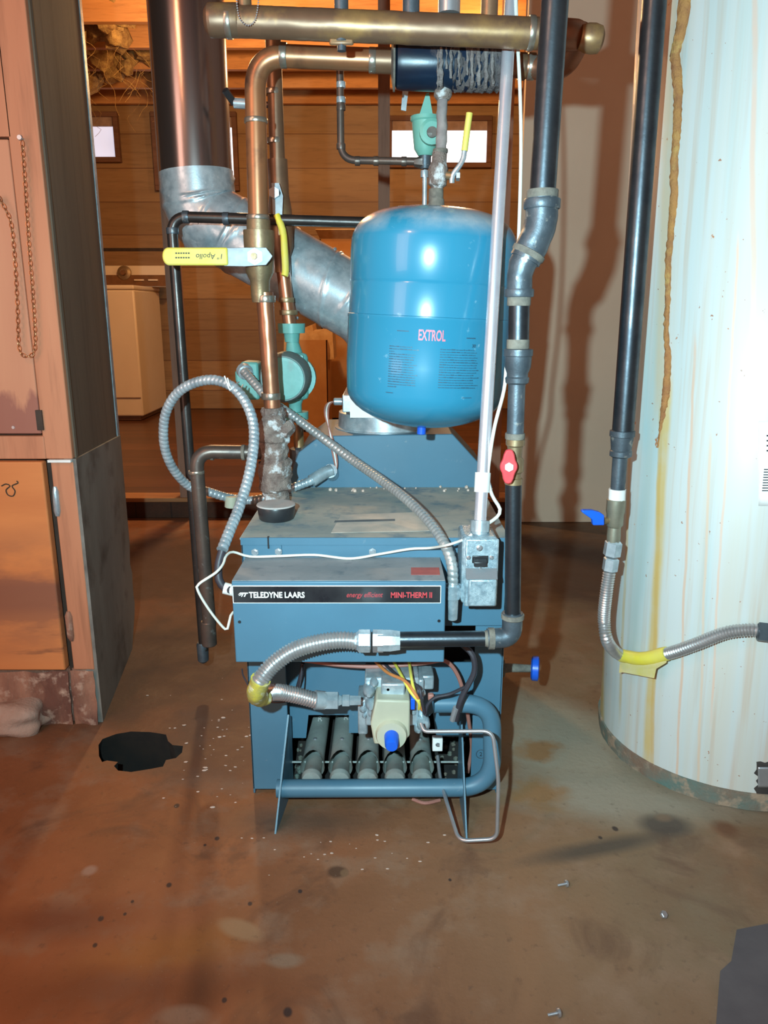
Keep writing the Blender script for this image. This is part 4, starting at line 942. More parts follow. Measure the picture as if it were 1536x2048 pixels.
# ================================================================== TANK
TKY = 1.40
ctop, cbot = A(872, 418, TKY), A(846, 852, TKY)
ax = (ctop-cbot); TH = ax.length; tilt = math.atan2(ax.x, ax.z)
tr = PW(165, 850, 640, TKY)*0.985
tk_ = thing('expansion_tank', 'big blue steel expansion tank with pink lettering hanging above the boiler', 'tank', cbot, (0, tilt, 0))
s1, s2 = TH*0.515, TH*0.665
prof = [(0.0, 0.004)]
for k in range(1, 11):
    an = PI/2*k/10; prof.append((TH*0.175*(1-math.cos(an)), tr*math.sin(an)*0.985))
prof += [(TH*0.30, tr), (s1-0.004, tr), (s1-0.002, tr*1.006), (s1+0.002, tr*1.006), (s1+0.003, tr*0.992), (s2-0.003, tr*0.992), (s2, tr*0.984), (s2+0.004, tr*0.995), (TH*0.80, tr*0.995)]
for k in range(1, 13):
    an = PI/2*k/12; prof.append((TH*0.83+TH*0.17*math.sin(an), tr*0.995*math.cos(an)**0.55 if k < 12 else 0.004))
M['tank'] = (lambda t: t.out(t.mix(t.math('MULTIPLY', t.rng(t.noise(9, 6), 0.40, 0.62, 0, 0.85), t.rng(t.n('SeparateXYZ', {0: t.co}).outputs[2], TH*0.86, TH*0.92), clamp=True), t.mix(t.rng(t.noise(50, 5), 0.66, 0.72, 0, 0.5), (0.028, 0.225, 0.36), (0.25, 0.45, 0.55)), (0.36, 0.42, 0.46)), 0.26, 0.0, t.noise(5, 3), 0.06, 0.004, coat=0.3))(NT('tank_blue'))
MB().lathe((0, 0, 0), (0, 0, 1), prof, 72).build('tank_shell', M['tank'], tk_, local=True)
MB().lathe((0, 0, TH-0.004), (0, 0, 1), [(0, 0.020), (0.004, 0.017), (0.012, 0.014), (0.02, 0.013)], 20, lump=0.002, lf=90).build('tank_nipple', M['dope'], tk_, local=True)
MB().lathe((-0.004, -0.03, 0.006), (0, 0, -1), [(0, 0.008), (0.016, 0.008), (0.017, 0.006)], 14).build('valve_cap', M['blue'], tk_, local=True)
def wrap(u0, z0):                       # u0: arc metres right of the front line
    return lambda u, v, w: Vector((math.sin((u0+u)/tr)*(tr+0.0006+w), -math.cos((u0+u)/tr)*(tr+0.0006+w), z0+v))
def tz(py): return (852-py)/(852-418)*TH
fr_ = -0.0
text('EXTROL', 0.0235, M['pinktext'], wrap(A(828, 664, TKY).x-cbot.x-0.0065, tz(668)), tk_, 'tank_lettering', bold=0.0005, sx=0.50, local=True, ext=0.0001)
text('30', 0.0075, M['ink'], wrap(0.066, tz(678)), tk_, 'tank_number', local=True, ext=0.0001)
mb = MB()
def dash(u0, u1, z, h):
    n_ = max(1, int((u1-u0)/0.006)); 
    for i in range(n_):
        f = wrap(0, 0); a_ = u0+(u1-u0)*i/n_; c_ = u0+(u1-u0)*(i+1)/n_
        mb.add([f(a_, z, 0), f(c_, z, 0), f(c_, z+h, 0), f(a_, z+h, 0)], [(0, 1, 2, 3)])
for side, u0, u1, n_, y0 in (('l', -0.072, -0.022, 17, 683), ('r', 0.012, 0.084, 16, 684)):
    for i in range(n_):
        z = tz(y0+i*4.7); u = u0; end = u1-random.uniform(0, 0.012)-(0.03 if random.random() < 0.2 else 0)
        while u < end:
            w_ = random.uniform(0.002, 0.008); dash(u, min(u+w_, end), z, 0.0011 if random.random() < 0.7 else 0.0016); u += w_+0.0009
dash(-0.060, -0.040, tz(654), 0.0014); dash(0.055, 0.072, tz(662), 0.0018); dash(-0.075, -0.062, tz(770), 0.0012); dash(0.055, 0.072, tz(773), 0.0010)
mb.build('fine_print', MT('faded_print', (0.03, 0.10, 0.16), rough=0.5), tk_, local=True, recalc=False, kind='stuff')

# riser above the tank
k_ = PW(1, 880, 300, EY)
tp = thing('tank_riser_pipe', 'grey scaled pipe dropping from the air separator to the tank', 'pipe', A(876, 330, EY))
MB().tube(seg_path(A(887, 150, EY), A(884, 215, EY), 8)+seg_path(A(884, 218, EY), A(882, 300, EY), 10), 10.5*k_, 16, lump=0.0022, lf=70).build('pipe', MT('scaled_pipe', (0.30, 0.255, 0.235), (0.20, 0.165, 0.16), 30, 0.85, bstr=0.8), tp)
MB().lathe(A(886, 200, EY), (0, 0, 1), [(0, 13*k_), (0.006, 18*k_), (0.018, 18*k_), (0.028, 12*k_)], 14, lump=0.002).build('coupling', M['crust'], tp)
collar(MB(), A(881, 302, EY), (0, 0, 1), 0.006, 15*k_).build('collar', M['dope'], tp)
collar(MB(), A(872, 392, EY), (0, 0, 1), 0.022, 15*k_).build('collar', M['dope'], tp)
tv = thing('ball_valve', 'ball valve above the tank with its yellow lever raised upright', 'valve', A(877, 345, EY))
MB().lathe(A(873, 385, EY), A(880, 300, EY)-A(873, 385, EY), [(0, 12*k_), (0.008, 13*k_), (0.012, 19*k_), (0.038, 20*k_), (0.048, 15*k_), (0.062, 15*k_), (0.064, 14*k_)], 12, lump=0.001).build('valve_body', M['crust'], tv)
MB().tube(PP([(885, 350, EY), (908, 352, EY-0.01)]), 0.007, 10).build('stem', M['brass'], tv)
lv = MB().tube(smooth_path(PP([(904, 366, EY-0.01), (906, 350, EY-0.012), (920, 330, EY-0.014), (927, 315, EY-0.014), (930, 290, EY-0.014)]), 0.006), [0.0045]*len(smooth_path(PP([(904, 366, EY-0.01), (906, 350, EY-0.012), (920, 330, EY-0.014), (927, 315, EY-0.014), (930, 290, EY-0.014)]), 0.006)), 8).build('lever', M['galv'], tv)
MB().tube(smooth_path(PP([(929, 302, EY-0.014), (934, 262, EY-0.014), (939, 226, EY-0.014)]), 0.01), 0.0055, 10).build('lever_grip', M['yellow'], lv)
MB().lathe(A(912, 352, EY-0.012), (1, 0, 0), [(0, 0.008), (0.006, 0.008)], 6).build('stem_nut', M['steel'], lv)

# green feed regulator and its thin pipe
GY = 1.56
k_ = PW(1, 850, 260, GY)
gr_ = thing('pressure_regulator', 'pale green cast feed-water regulator behind the tank riser, before the bright window', 'regulator', A(852, 300, GY))
mb = MB().lathe(A(850, 312, GY), (0, 0, 1), [(0, 14*k_), (12*k_, 22*k_), (48*k_, 26*k_), (62*k_, 27*k_), (65*k_, 30*k_), (72*k_, 30*k_), (74*k_, 20*k_)], 20)
mb.prism(PP([(838, 232, GY-0.01), (866, 232, GY-0.01), (858, 185, GY-0.01), (852, 187, GY-0.01)]), (0, 0.02, 0))
mb.lathe(A(863, 266, GY-0.02), (0, -1, 0), [(0, 24*k_), (0.014, 24*k_), (0.016, 18*k_)], 24)
rb = mb.build('regulator_body', MT('mint_enamel', (0.17, 0.42, 0.34), (0.13, 0.34, 0.28), 16, 0.45), gr_)
MB().lathe(A(864, 265, GY-0.034), (0, -1, 0), [(0, 11*k_), (0.006, 10*k_)], 18).build('regulator_plug', M['copper_dk'], rb)
MB().lathe(A(850, 338, GY), (0, 0, 1), [(0, 9*k_), (8*k_, 12*k_), (28*k_, 12*k_)], 12).build('outlet_nut', M['iron_fit'], gr_)
MB().lathe(A(828, 325, GY), (1, 0, 0), [(0, 8*k_), (0.012, 12*k_), (0.026, 12*k_)], 6).build('inlet_nut', M['copper_dk'], gr_)
th_ = thing('feed_pipe', 'thin brown copper feed pipe bending right to the green regulator', 'pipe', A(680, 300, GY+0.03))
MB().tube(round_path([Vector((A(680, 60, GY+.03).x, GY+.03, 2.30)), A(682, 320, GY+.03), A(835, 323, GY)], 0.03, 8), 7.5*k_, 14).build('pipe', M['copper_dk'], th_)
for px, py, d_ in ((682, 170, (0, 0, 1)), (682, 200, (0, 0, 1)), (682, 215, (0, 0, 1)), (682, 293, (0, 0, 1)), (715, 322, (1, 0, 0)), (752, 322, (1, 0, 0)), (808, 323, (1, 0, 0))):
    q = A(px, py, GY+0.03 if px < 700 else GY+0.03-(px-682)/150*0.03)
    collar(MB(), q, d_, 0.010, 9.3*k_).build('solder_joint', M['galv'] if py < 210 else M['copper_dk'], th_)
dn = thing('capillary_drop_pipe', 'slim grey pipe dropping from the green regulator behind the tank', 'pipe', A(848, 400, GY))
MB().tube(PP([(850, 340, GY), (848, 520, GY)]), 5*k_, 12).build('pipe', M['galv'], dn)
collar(MB(), A(849, 348, GY), (0, 0, 1), 0.012, 8*k_).build('coupling', M['galv'], dn)

# thin black pipe around at left
OY = 1.62
kp = thing('black_drop_pipe', 'slim black iron pipe crossing the flue elbow then dropping down left side', 'pipe', A(410, 1315, OY))
k_ = PW(1, 360, 600, OY)
MB().tube(round_path([A(800, 447, OY), A(342, 433, OY), A(408, 1300, OY)], 0.035, 8), 10.5*k_, 18).build('pipe', M['iron_dull'], kp)
for px, py, d_ in ((372, 434, (1, 0, 0)), (345, 462, (0, 0, 1)), (452, 437, (1, 0, 0))):
    collar(MB(), A(px, py, OY), d_, 0.012, 12*k_).build('coupling', M['iron_fit'], kp)
MB().lathe(A(407, 1325, OY), (0, 0, 1), [(0, 6*k_), (0.006, 12*k_), (0.045, 13*k_), (0.05, 11*k_)], 14, lump=0.001).build('end_cap', M['iron_fit'], kp)
# small valve peeking between duct and copper pipe
sv = thing('drain_cock', 'tiny brass drain cock with dark handle between flue and copper pipe', 'valve', A(478, 205, 1.68))
MB().tube(PP([(500, 208, 1.68), (468, 206, 1.68)]), 0.010, 10).build('cock_body', M['galv'], sv)
MB().tube(PP([(468, 206, 1.68), (450, 180, 1.66)]), 0.007, 8).build('cock_handle', M['black'], sv)
MB().tube(PP([(500, 208, 1.68), (545, 210, 1.665)]), 0.006, 10).build('nipple', M['copper_dk'], sv)

# ================================================================== SWITCH BOX, CONDUIT, CABLES
JY = 1.135
jn = thing('switch_box', 'galvanised electrical box with black toggle switch beside the nameplate', 'switch box', A(960, 1150, JY+0.04))
j0, j1 = A(928, 1214, JY), A(998, 1078, JY)
j0.x = A(929, 1150, JY).x; j1.x = A(996, 1150, JY).x
bk = MB().box(j0.x-0.004, j1.x-0.001, JY+0.006, BY-0.002, j0.z+0.002, j1.z+0.001).build('box_body', M['galvbox'], jn, bevel=0.006)
MB().box(j0.x, j1.x, JY, JY+0.006, j0.z, j1.z).build('cover_plate', M['galvbox'], jn, bevel=0.003)
q0, q1 = A(936, 1212, JY-0.01), A(992, 1155, JY-0.01)
MB().box(A(935, 1180, JY).x, A(991, 1180, JY).x, JY-0.012, JY, A(960, 1208, JY).z, A(960, 1154, JY).z).build('fuse_cover', M['galvbox'], jn, bevel=0.003)
MB().prism([(A(931, 1145, JY).x, JY-0.001, A(960, 1136, JY).z), (A(931, 1145, JY).x, JY-0.014, A(960, 1153, JY).z), (A(931, 1145, JY).x, JY-0.001, A(960, 1153, JY).z)], (A(993, 1145, JY).x-A(931, 1145, JY).x, 0, 0)).build('cover_ridge', M['steel'], jn)
q = A(960, 1118, JY)
tb = MB().box(q.x-0.0125, q.x+0.0125, JY-0.0035, JY, q.z-0.006, q.z+0.006).build('toggle_slot', M['black'], jn, bevel=0.001)
MB().prism([(q.x-0.010, JY-0.003, q.z-0.0045), (q.x+0.010, JY-0.003, q.z-0.0045), (q.x+0.010, JY-0.003, q.z+0.003), (q.x-0.010, JY-0.003, q.z+0.003)], (-0.001, -0.011, -0.004)).build('toggle', M['black'], tb, bevel=0.001)
for px, py, r_ in ((959, 1096, .005), (937, 1115, .0035), (983, 1115, .0035), (961, 1138, .003)):
    MB().lathe(A(px, py, JY), (0, -1, 0), [(0, r_), (0.0015, r_), (0.003, r_*0.5)], 14).build('plate_screw', M['steel'], jn)
cn = thing('steel_conduit', 'shiny straight steel conduit rising from the switch box past the tank', 'conduit', A(960, 1050, 1.18))
c0_, c1_ = A(959, 1062, 1.165), A(1017, 90, 1.33)
c2_ = c1_+(c1_-c0_).normalized()*0.9
MB().tube([c0_, c1_, c2_], 0.0098, 22).build('conduit_tube', M['emt'], cn)
d_ = c1_-c0_
MB().lathe(c0_-Vector((0, 0, 0.014)), d_, [(0, 0.016), (0.004, 0.017), (0.005, 0.013), (0.012, 0.013), (0.0125, 0.0155), (0.03, 0.0155), (0.031, 0.012)], 12).build('connector', M['galv'], cn)
# tape
tp_ = c0_.lerp(c1_, (1062-983)/(1062-90)); tq_ = c0_.lerp(c1_, (1062-943)/(1062-90))
MB().tube([tp_, tq_], 0.0125, 16, lump=0.0006).build('tape_wrap', M['white'], cn, label='band of white tape')

# cable clamp at right of the cover (bx end)
ab = thing('armoured_cable', 'ribbed steel cable slanting from pump across boiler top to the switch box', 'cable', A(905, 1180, 1.16))
pts = [A(488, 742, 1.565), A(510, 768, 1.54), A(540, 800, 1.52), A(580, 828, 1.52), A(640, 872, 1.49), (A(705, 920, 1.45)), A(760, 958, 1.38), A(815, 1000, 1.30), A(860, 1045, 1.23), A(890, 1090, 1.175), A(904, 1130, 1.155), A(906, 1172, 1.15)]
bx_cable(pts, 0.0087).build('cable_jacket', MT('dull_cable_steel', (0.46, 0.47, 0.46), (0.36, 0.37, 0.37), 40, 0.35, 0.5), ab)
mb = MB().lathe(A(905, 1196, 1.15), (0, 0, 1), [(0, 0.0125), (0.02, 0.0125), (0.021, 0.011), (0.024, 0.010)], 14)
mb.lathe(A(915, 1183, 1.155), (1, 0.2, 0), [(0, 0.013), (0.012, 0.013)], 6)
mb.build('cable_clamp', M['galv'], ab)
MB().tube(PP([(905, 1196, 1.15), (905, 1237, 1.155)]), [0.010, 0.008], 12).build('clamp_strap', M['galv'], ab)

lc = thing('armoured_cable', 'ribbed steel cable curled in a big loop left of the copper pipe', 'cable', A(445, 1100, 1.16))
pts = [A(655, 946, 1.56), A(625, 960, 1.545), A(595, 972, 1.54), A(560, 985, 1.54), A(510, 1000, 1.53), A(460, 996, 1.52), A(412, 982, 1.50), A(378, 972, 1.49), A(345, 935, 1.46), A(328, 885, 1.44), A(332, 825, 1.42), A(362, 780, 1.40), A(415, 760, 1.38), A(462, 772, 1.36), A(495, 812, 1.34), A(508, 865, 1.32), A(500, 940, 1.28), A(480, 1010, 1.24), A(460, 1060, 1.20), A(444, 1100, 1.17)]
bx_cable(pts, 0.0089).build('cable_jacket', M['galv'], lc)
MB().tube(smooth_path(PP([(444, 1102, 1.17), (437, 1130, 1.16), (438, 1160, 1.15), (450, 1176, 1.145), (462, 1180, 1.14)]), 0.006), 0.0065, 12).build('black_sleeve', M['wire_blk'], lc)
MB().tube(PP([(448, 1176, 1.145), (468, 1181, 1.145)]), 0.0095, 12).build('cord_grip', M['white'], lc)
MB().tube(PP([(623, 962, 1.545), (648, 946, 1.56), (664, 940, 1.565)]), 0.013, 14).build('elbow_connector', M['galv'], lc)
MB().tube(PP([(660, 942, 1.565), (664, 948, 1.592)]), 0.015, 14).build('locknut', M['galv'], lc)
MB().tube(PP([(463, 992, 1.515), (462, 1014, 1.515)]), 0.013, 10).build('cable_bushing', M['beige_pl'], lc)
tw = thing('tie_wire', 'short twist of bare wire tying the cable loop to the pump cable', 'wire', A(465, 768, 1.36))
for p in ([(449, 752, 1.35), (455, 768, 1.345), (460, 780, 1.345), (468, 770, 1.36), (478, 764, 1.42)], [(455, 756, 1.35), (460, 772, 1.345), (466, 776, 1.36), (476, 784, 1.37), (486, 770, 1.45)]):
    MB().tube(smooth_path(PP(p), 0.004), 0.0013, 6).build('wire_strand', M['white'], tw)

wc = thing('thermostat_cable', 'thin white cable draped across the boiler front and kinked at left', 'cable', A(700, 1108, 1.2))
pts = PP([(944, 1068, 1.15), (930, 1078, 1.15), (895, 1090, 1.14), (860, 1096, 1.19), (820, 1098, 1.2), (760, 1108, 1.205), (700, 1117, 1.205), (630, 1110, 1.205), (560, 1112, 1.205), (500, 1113, 1.2), (466, 1104, 1.19), (452, 1112, 1.17), (446, 1128, 1.15), (432, 1145, 1.13), (398, 1168, 1.12), (396, 1182, 1.12), (420, 1222, 1.13), (450, 1258, 1.14), (457, 1250, 1.14), (461, 1232, 1.15), (467, 1224, 1.16)])
MB().tube(smooth_path(pts, 0.006), 0.0021, 8).build('cable_sheath', M['cable_white'], wc)
vc = thing('white_cable', 'white cable running down beside the steel conduit to the switch box', 'cable', A(1000, 1020, 1.2))
pts = PP([(1030, -60, 1.34), (1034, 60, 1.33), (1040, 180, 1.32), (1042, 300, 1.30), (1038, 460, 1.27), (1030, 600, 1.25), (1014, 720, 1.22), (1008, 780, 1.20), (990, 850, 1.19), (980, 910, 1.185), (976, 955, 1.18), (984, 990, 1.18), (1000, 1018, 1.18), (994, 1034, 1.18), (976, 1047, 1.17)])
MB().tube(smooth_path(pts, 0.008), 0.0028, 8).build('cable_sheath', M['cable_white'], vc)

# ================================================================== GAS LINE IN FRONT
GLY = 1.03
gl = thing('gas_line', 'black iron gas pipe with elbows running down in front of the boiler, right side', 'pipe', A(1028, 1200, GLY))
k_ = PW(1, 1080, 300, GLY); r1 = PW(27, 1100, 150, GLY)
q = A(1110, 0, GLY); qq = A(1084, 402, GLY)
MB().tube([qq, q, q+(q-qq)*1.9], r1, 24).build('upper_pipe', M['iron'], gl)
u = PW(1, 1060, 500, GLY)
MB().tube(round_path([A(1084, 396, GLY), A(1083, 450, GLY), A(1060, 500, GLY), A(1050, 520, GLY)], 0.03, 8), [33*u]*29 if False else 32*u, 22, lump=0.001).build('elbow_fitting', M['iron_fit'], gl)
collar(MB(), A(1084, 408, GLY), (0, 0, 1), 0.012, 36*u).build('elbow_band', M['iron_fit'], gl)
collar(MB(), A(1085, 388, GLY), (0, 0, 1), 0.010, 31*u).build('pipe_dope_ring', M['dope'], gl)
MB().lathe(A(1052, 516, GLY), A(1066, 490, GLY)-A(1052, 516, GLY), [(0, 30*u), (0.004, 35*u), (0.009, 35*u), (0.011, 28*u)], 20, lump=0.001).build('pipe_dope_ring', M['dope'], gl)
MB().tube(PP([(1056, 508, GLY), (1044, 530, GLY), (1039, 552, GLY), (1038, 590, GLY)]), [29*u, 28*u, 26*u, 26*u], 20, lump=0.001).build('tee_fitting', M['iron_fit'], gl)
collar(MB(), A(1038, 586, GLY), (0, 0, 1), 0.010, 30*u).build('tee_band', M['iron_fit'], gl)
collar(MB(), A(1038, 602, GLY), (0, 0, 1), 0.012, 24*u).build('pipe_dope_ring', M['dope'], gl)
MB().tube(PP([(1038, 595, GLY), (1036, 710, GLY)]), 22*u, 20).build('nipple', M['iron'], gl)
collar(MB(), A(1036, 688, GLY), (0, 0, 1), 0.012, 23.5*u).build('pipe_dope_ring', M['dope'], gl)
MB().lathe(A(1034, 768, GLY), (0, 0, 1), [(0, 20*u), (0.002, 24*u), (0.008, 25*u), (0.010, 22*u), (0.014, 22*u), (0.022, 27*u), (0.036, 28*u), (0.037, 30*u), (0.045, 30*u), (0.046, 24*u)], 22).build('reducer_coupling', M['iron_fit'], gl)
MB().tube(PP([(1034, 760, GLY), (1030, 880, GLY)]), 18*u, 20, lump=0.0007).build('nipple', M['iron_fit'], gl)
collar(MB(), A(1030, 872, GLY), (0, 0, 1), 0.008, 21*u).build('collar', M['dope'], gl)
MB().tube(PP([(1027, 965, GLY), (1025, 1240, GLY)]), 18*u, 20).build('lower_pipe', M['iron'], gl)
MB().tube(round_path(PP([(1025, 1225, GLY), (1024, 1275, GLY), (975, 1277, GLY)]), 0.026, 8), 23*u, 22).build('corner_elbow', M['iron_fit'], gl)
MB().lathe(A(1025, 1240, GLY), (0, 0, 1), [(0, 20*u), (0.003, 26*u), (0.009, 26*u), (0.010, 20*u)], 20).build('pipe_dope_ring', M['dope'], gl)
MB().lathe(A(988, 1277, GLY), (-1, 0, 0), [(0, 25*u), (0.008, 25*u), (0.009, 20*u), (0.014, 18*u)], 20).build('pipe_dope_ring', M['dope'], gl)
MB().tube(PP([(990, 1277, GLY), (800, 1279, GLY)]), 18*u, 20).build('horizontal_pipe', M['iron'], gl)
# red valve
rv = thing('gas_valve', 'small gas shutoff valve with red butterfly handle on the front pipe', 'valve', A(1028, 925, GLY))
MB().lathe(A(1027, 968, GLY), (0, 0, 1), [(0, 19*u), (0.008, 19*u), (0.009, 15*u), (0.015, 15*u), (0.018, 20*u), (0.034, 20*u), (0.038, 15*u), (0.052, 16*u), (0.054, 20*u), (0.062, 20*u)], 14).build('valve_body', M['brass'], rv)
hc = A(1018, 934, GLY-0.030)
MB().lathe(hc+Vector((0, 0.022, 0)), (0, -1, 0), [(0, 0.007), (0.02, 0.007)], 14).build('valve_stem', M['brass'], rv)
pts = []
for k in range(32):
    an = 2*PI*k/32; s_, c_ = math.sin(an), math.cos(an)
    rad = 0.0118+0.0128*abs(s_)**9-(0.0012 if abs(s_) > 0.985 else 0)
    pts.append(hc+Vector((rad*c_*0.98, 0, rad*s_*1.0)))
hd_ = MB().prism(pts, (0, 0.007, 0)).build('handle', M['red'], rv, bevel=0.0015)
MB().lathe(hc, (0, -1, 0), [(0, 0.0062), (0.003, 0.006), (0.004, 0.004)], 6).build('handle_nut', M['white'], hd_)
# flexible connector
fx = thing('flexible_gas_connector', 'corrugated steel gas connector looping left in front of boiler to gas valve', 'flexible pipe', A(515, 1385, 1.04))
u2 = PW(1, 760, 1280, GLY)
mb = MB().lathe(A(800, 1281, GLY), (-1, 0, 0), [(0, 20*u2), (20*u2, 23*u2), (45*u2, 23*u2)], 8); mb.build('union_body', M['galv'], fx)
MB().lathe(A(768, 1282, GLY), (-1, 0, 0), [(0, 20*u2), (0.0015, 23*u2), (22*u2, 23*u2), (23*u2, 19*u2)], 6, smooth=False, phase=PI/6).build('flare_nut', M['steel'], fx)
MB().lathe(A(742, 1282, GLY), (-1, 0, 0), [(0, 20*u2), (0.0015, 23*u2), (24*u2, 23*u2), (27*u2, 19*u2), (36*u2, 14*u2)], 6, smooth=False, phase=PI/6).build('flare_nut', M['galv'], fx)
fp = PP([(714, 1283, GLY), (680, 1280, GLY), (630, 1287, GLY), (585, 1302, GLY), (545, 1330, 1.025), (520, 1362, 1.02), (513, 1385, 1.03), (520, 1393, 1.055), (550, 1384, 1.085), (590, 1390, 1.10), (632, 1401, 1.11)])
M['flexsteel'] = MT('corrugated_steel', (0.58, 0.565, 0.56), (0.46, 0.45, 0.45), 30, 0.32, 0.75, bstr=0.03)
corr(fp, 0.0122, 0.0046, 0.09).build('corrugated_hose', M['flexsteel'], fx)
sl = smooth_path(PP([(522, 1358, 1.019), (513, 1385, 1.03), (520, 1394, 1.055), (532, 1390, 1.065)]), 0.004)
MB().tube(sl, 0.0148, 16, lump=0.0012, lf=110).build('warning_sleeve', MT('grubby_yellow', (0.56, 0.46, 0.06), (0.30, 0.26, 0.10), 60, 0.45, dirt=(0.62, 0.60, 0.5), dscale=70, bstr=0.5), fx, label='worn yellow plastic sleeve')
u3 = PW(1, 660, 1400, 1.115)
MB().tube(PP([(630, 1400, 1.11), (650, 1401, 1.115)]), [0.0155, 0.0145], 18).build('end_ferrule', M['galv'], fx)
MB().lathe(A(648, 1401, 1.115), (1, 0, 0), [(0, 15*u3), (0.0015, 19*u3), (28*u3, 19*u3), (30*u3, 12*u3), (36*u3, 9*u3)], 6, smooth=False).build('flare_nut', M['galv'], fx)
MB().lathe(A(682, 1401, 1.12), (1, 0, 0), [(0, 8*u3), (3*u3, 13*u3), (17*u3, 13*u3), (18*u3, 11*u3), (40*u3, 10*u3)], 6, smooth=False).build('flare_fitting', M['galv'], fx)

# ================================================================== WATER HEATER
WR = 0.25; WCX, WCY = 0.703, 1.416
wt = math.radians(-1.3)
WX = None
wh = thing('water_heater', 'large white water heater streaked with rust at the right edge', 'water heater', (WCX, WCY, 0), (0, wt, 0))
Mw = Matrix.Translation(wh.location) @ Matrix.Rotation(wt, 4, 'Y'); Mi = Mw.inverted()
def wsurf(px, py, off=0.0):            # world point of the shell, pushed out by off
    o_ = Mi @ Vector((0, 0, H)); d_ = Mi.to_3x3() @ ray(px, py); r_ = WR+off
    a_ = d_.x**2+d_.y**2; b_ = 2*(o_.x*d_.x+o_.y*d_.y); c_ = o_.x**2+o_.y**2-r_*r_
    disc = b_*b_-4*a_*c_; t_ = (-b_-math.sqrt(max(0, disc)))/(2*a_)
    return Mw @ (o_+d_*t_)
def wang(px, py):
    p = Mi @ wsurf(px, py); return math.atan2(p.y, p.x), p.z
t = NT('streaked_white_enamel')
sxyz = t.n('SeparateXYZ', {0: t.co}); zx = sxyz.outputs[2]
ang = t.math('ARCTAN2', sxyz.outputs[1], sxyz.outputs[0])
nzv = t.noise(14, 4)
wob = t.math('MULTIPLY', t.math('SUBTRACT', t.noise(5, 3, stretch=(1, 1, 1)), 0.5), 0.05)
angw = t.math('ADD', ang, wob)
st1 = t.noise(26, 3, stretch=(1, 1, 0.02)); st2 = t.noise(60, 3, stretch=(1, 1, 0.03))
col = t.mix(t.rng(st1, 0.42, 0.62, 0, 0.5), (0.54, 0.56, 0.545), (0.54, 0.48, 0.385))
col = t.mix(t.rng(st2, 0.52, 0.66, 0, 0.55), col, (0.52, 0.39, 0.29))
col = t.mix(t.rng(t.noise(9, 3, stretch=(1, 1, 0.05)), 0.50, 0.62, 0, 0.55), col, (0.40, 0.54, 0.56))
def streak(p0, p1, w, c, a, soft=0.6):
    global col
    a0, z0 = wang(*p0); a1, z1 = wang(*p1)
    sl_ = (a1-a0)/(z1-z0)
    ctr = t.math('ADD', t.math('MULTIPLY', t.math('SUBTRACT', zx, z0), sl_), a0)
    d_ = t.math('ABSOLUTE', t.math('SUBTRACT', angw, ctr))
    m = t.rng(d_, w, w*(1-soft)); zt_, zb_ = max(z0, z1), min(z0, z1)
    m = t.math('MULTIPLY', m, t.math('MULTIPLY', t.rng(zx, zt_+0.03, zt_), t.rng(zx, zb_-0.06, zb_), clamp=True))
    m = t.math('MULTIPLY', m, t.math('MULTIPLY', t.rng(nzv, 0.25, 0.5, 0.6, 1.0), a))
    col = t.mix(m, col, c)
streak((1345, -60), (1322, 800), 0.075, (0.60, 0.44, 0.28), 0.7)
streak((1335, 780), (1285, 1640), 0.050, (0.58, 0.40, 0.14), 0.85)
streak((1322, 830), (1300, 1640), 0.022, (0.55, 0.34, 0.10), 0.7)
streak((1262, 860), (1240, 1400), 0.025, (0.50, 0.36, 0.14), 0.6)
streak((1302, 200), (1280, 850), 0.008, (0.52, 0.30, 0.18), 0.6)
streak((1390, 700), (1350, 1650), 0.012, (0.62, 0.40, 0.28), 0.8)
streak((1475, 500), (1425, 1400), 0.010, (0.66, 0.45, 0.34), 0.8)
streak((1300, -60), (1285, 850), 0.09, (0.38, 0.54, 0.55), 0.7)
streak((1420, 900), (1395, 1600), 0.012, (0.66, 0.45, 0.30), 0.6)
streak((1510, -60), (1505, 700), 0.020, (0.62, 0.44, 0.34), 0.7)
streak((1206, 1270), (1203, 1480), 0.14, (0.46, 0.36, 0.12), 0.85)
sp_ = t.noise(120, 2); col = t.mix(t.rng(sp_, 0.73, 0.75), col, (0.35, 0.18, 0.12))
patch = t.rng(t.noise(30, 5), 0.70, 0.73); col = t.mix(patch, col, (0.45, 0.18, 0.08))
whm = t.out(col, 0.38, 0, t.noise(40, 3), 0.05, 0.001)
MB().lathe((0, 0, 0.035), (0, 0, 1), [(0, WR), (1.50, WR), (1.53, WR-0.02), (1.54, WR-0.06)], 96).build('tank_shell', whm, wh, local=True)
MB().lathe((0, 0, 0.004), (0, 0, 1), [(0, WR+0.001), (0.03, WR+0.004), (0.034, WR+0.004), (0.035, WR-0.002)], 96, lump=0.003, lf=40).build('base_rim', M['rust_rim'], wh, local=True)
# rust ridge
pts = []; ra = []
for i, (px, py) in enumerate([(1376, -60), (1368, 40), (1352, 110), (1358, 180), (1356, 250), (1350, 320), (1349, 400), (1344, 450), (1338, 520), (1336, 600), (1333, 660), (1337, 720), (1334, 780), (1329, 812), (1322, 850), (1314, 900)]):
    pts.append(wsurf(px, py)); ra.append((0.0095, 0.010, 0.0085, 0.008, 0.0065, 0.007, 0.0068, 0.006, 0.0055, 0.005, 0.0045, 0.006, 0.0068, 0.0055, 0.003, 0.001)[i])
P2 = []; R2 = []
for i in range(len(pts)-1):
    for k in range(10): P2.append(pts[i].lerp(pts[i+1], k/10)); R2.append(ra[i]*(1-k/10)+ra[i+1]*k/10)
MB().tube(P2, R2, 14, lump=0.0022, lf=150).build('rust_ridge', M['rustcrust'], wh, label='raised orange rust line')
mb = MB()
for i in range(40, len(P2)-30, 9):
    mb.ball(P2[i]+Vector((R2[i]*0.85, -R2[i]*0.6, 0)), 0.0022, 6, (0.6, 0.6, 2.0))
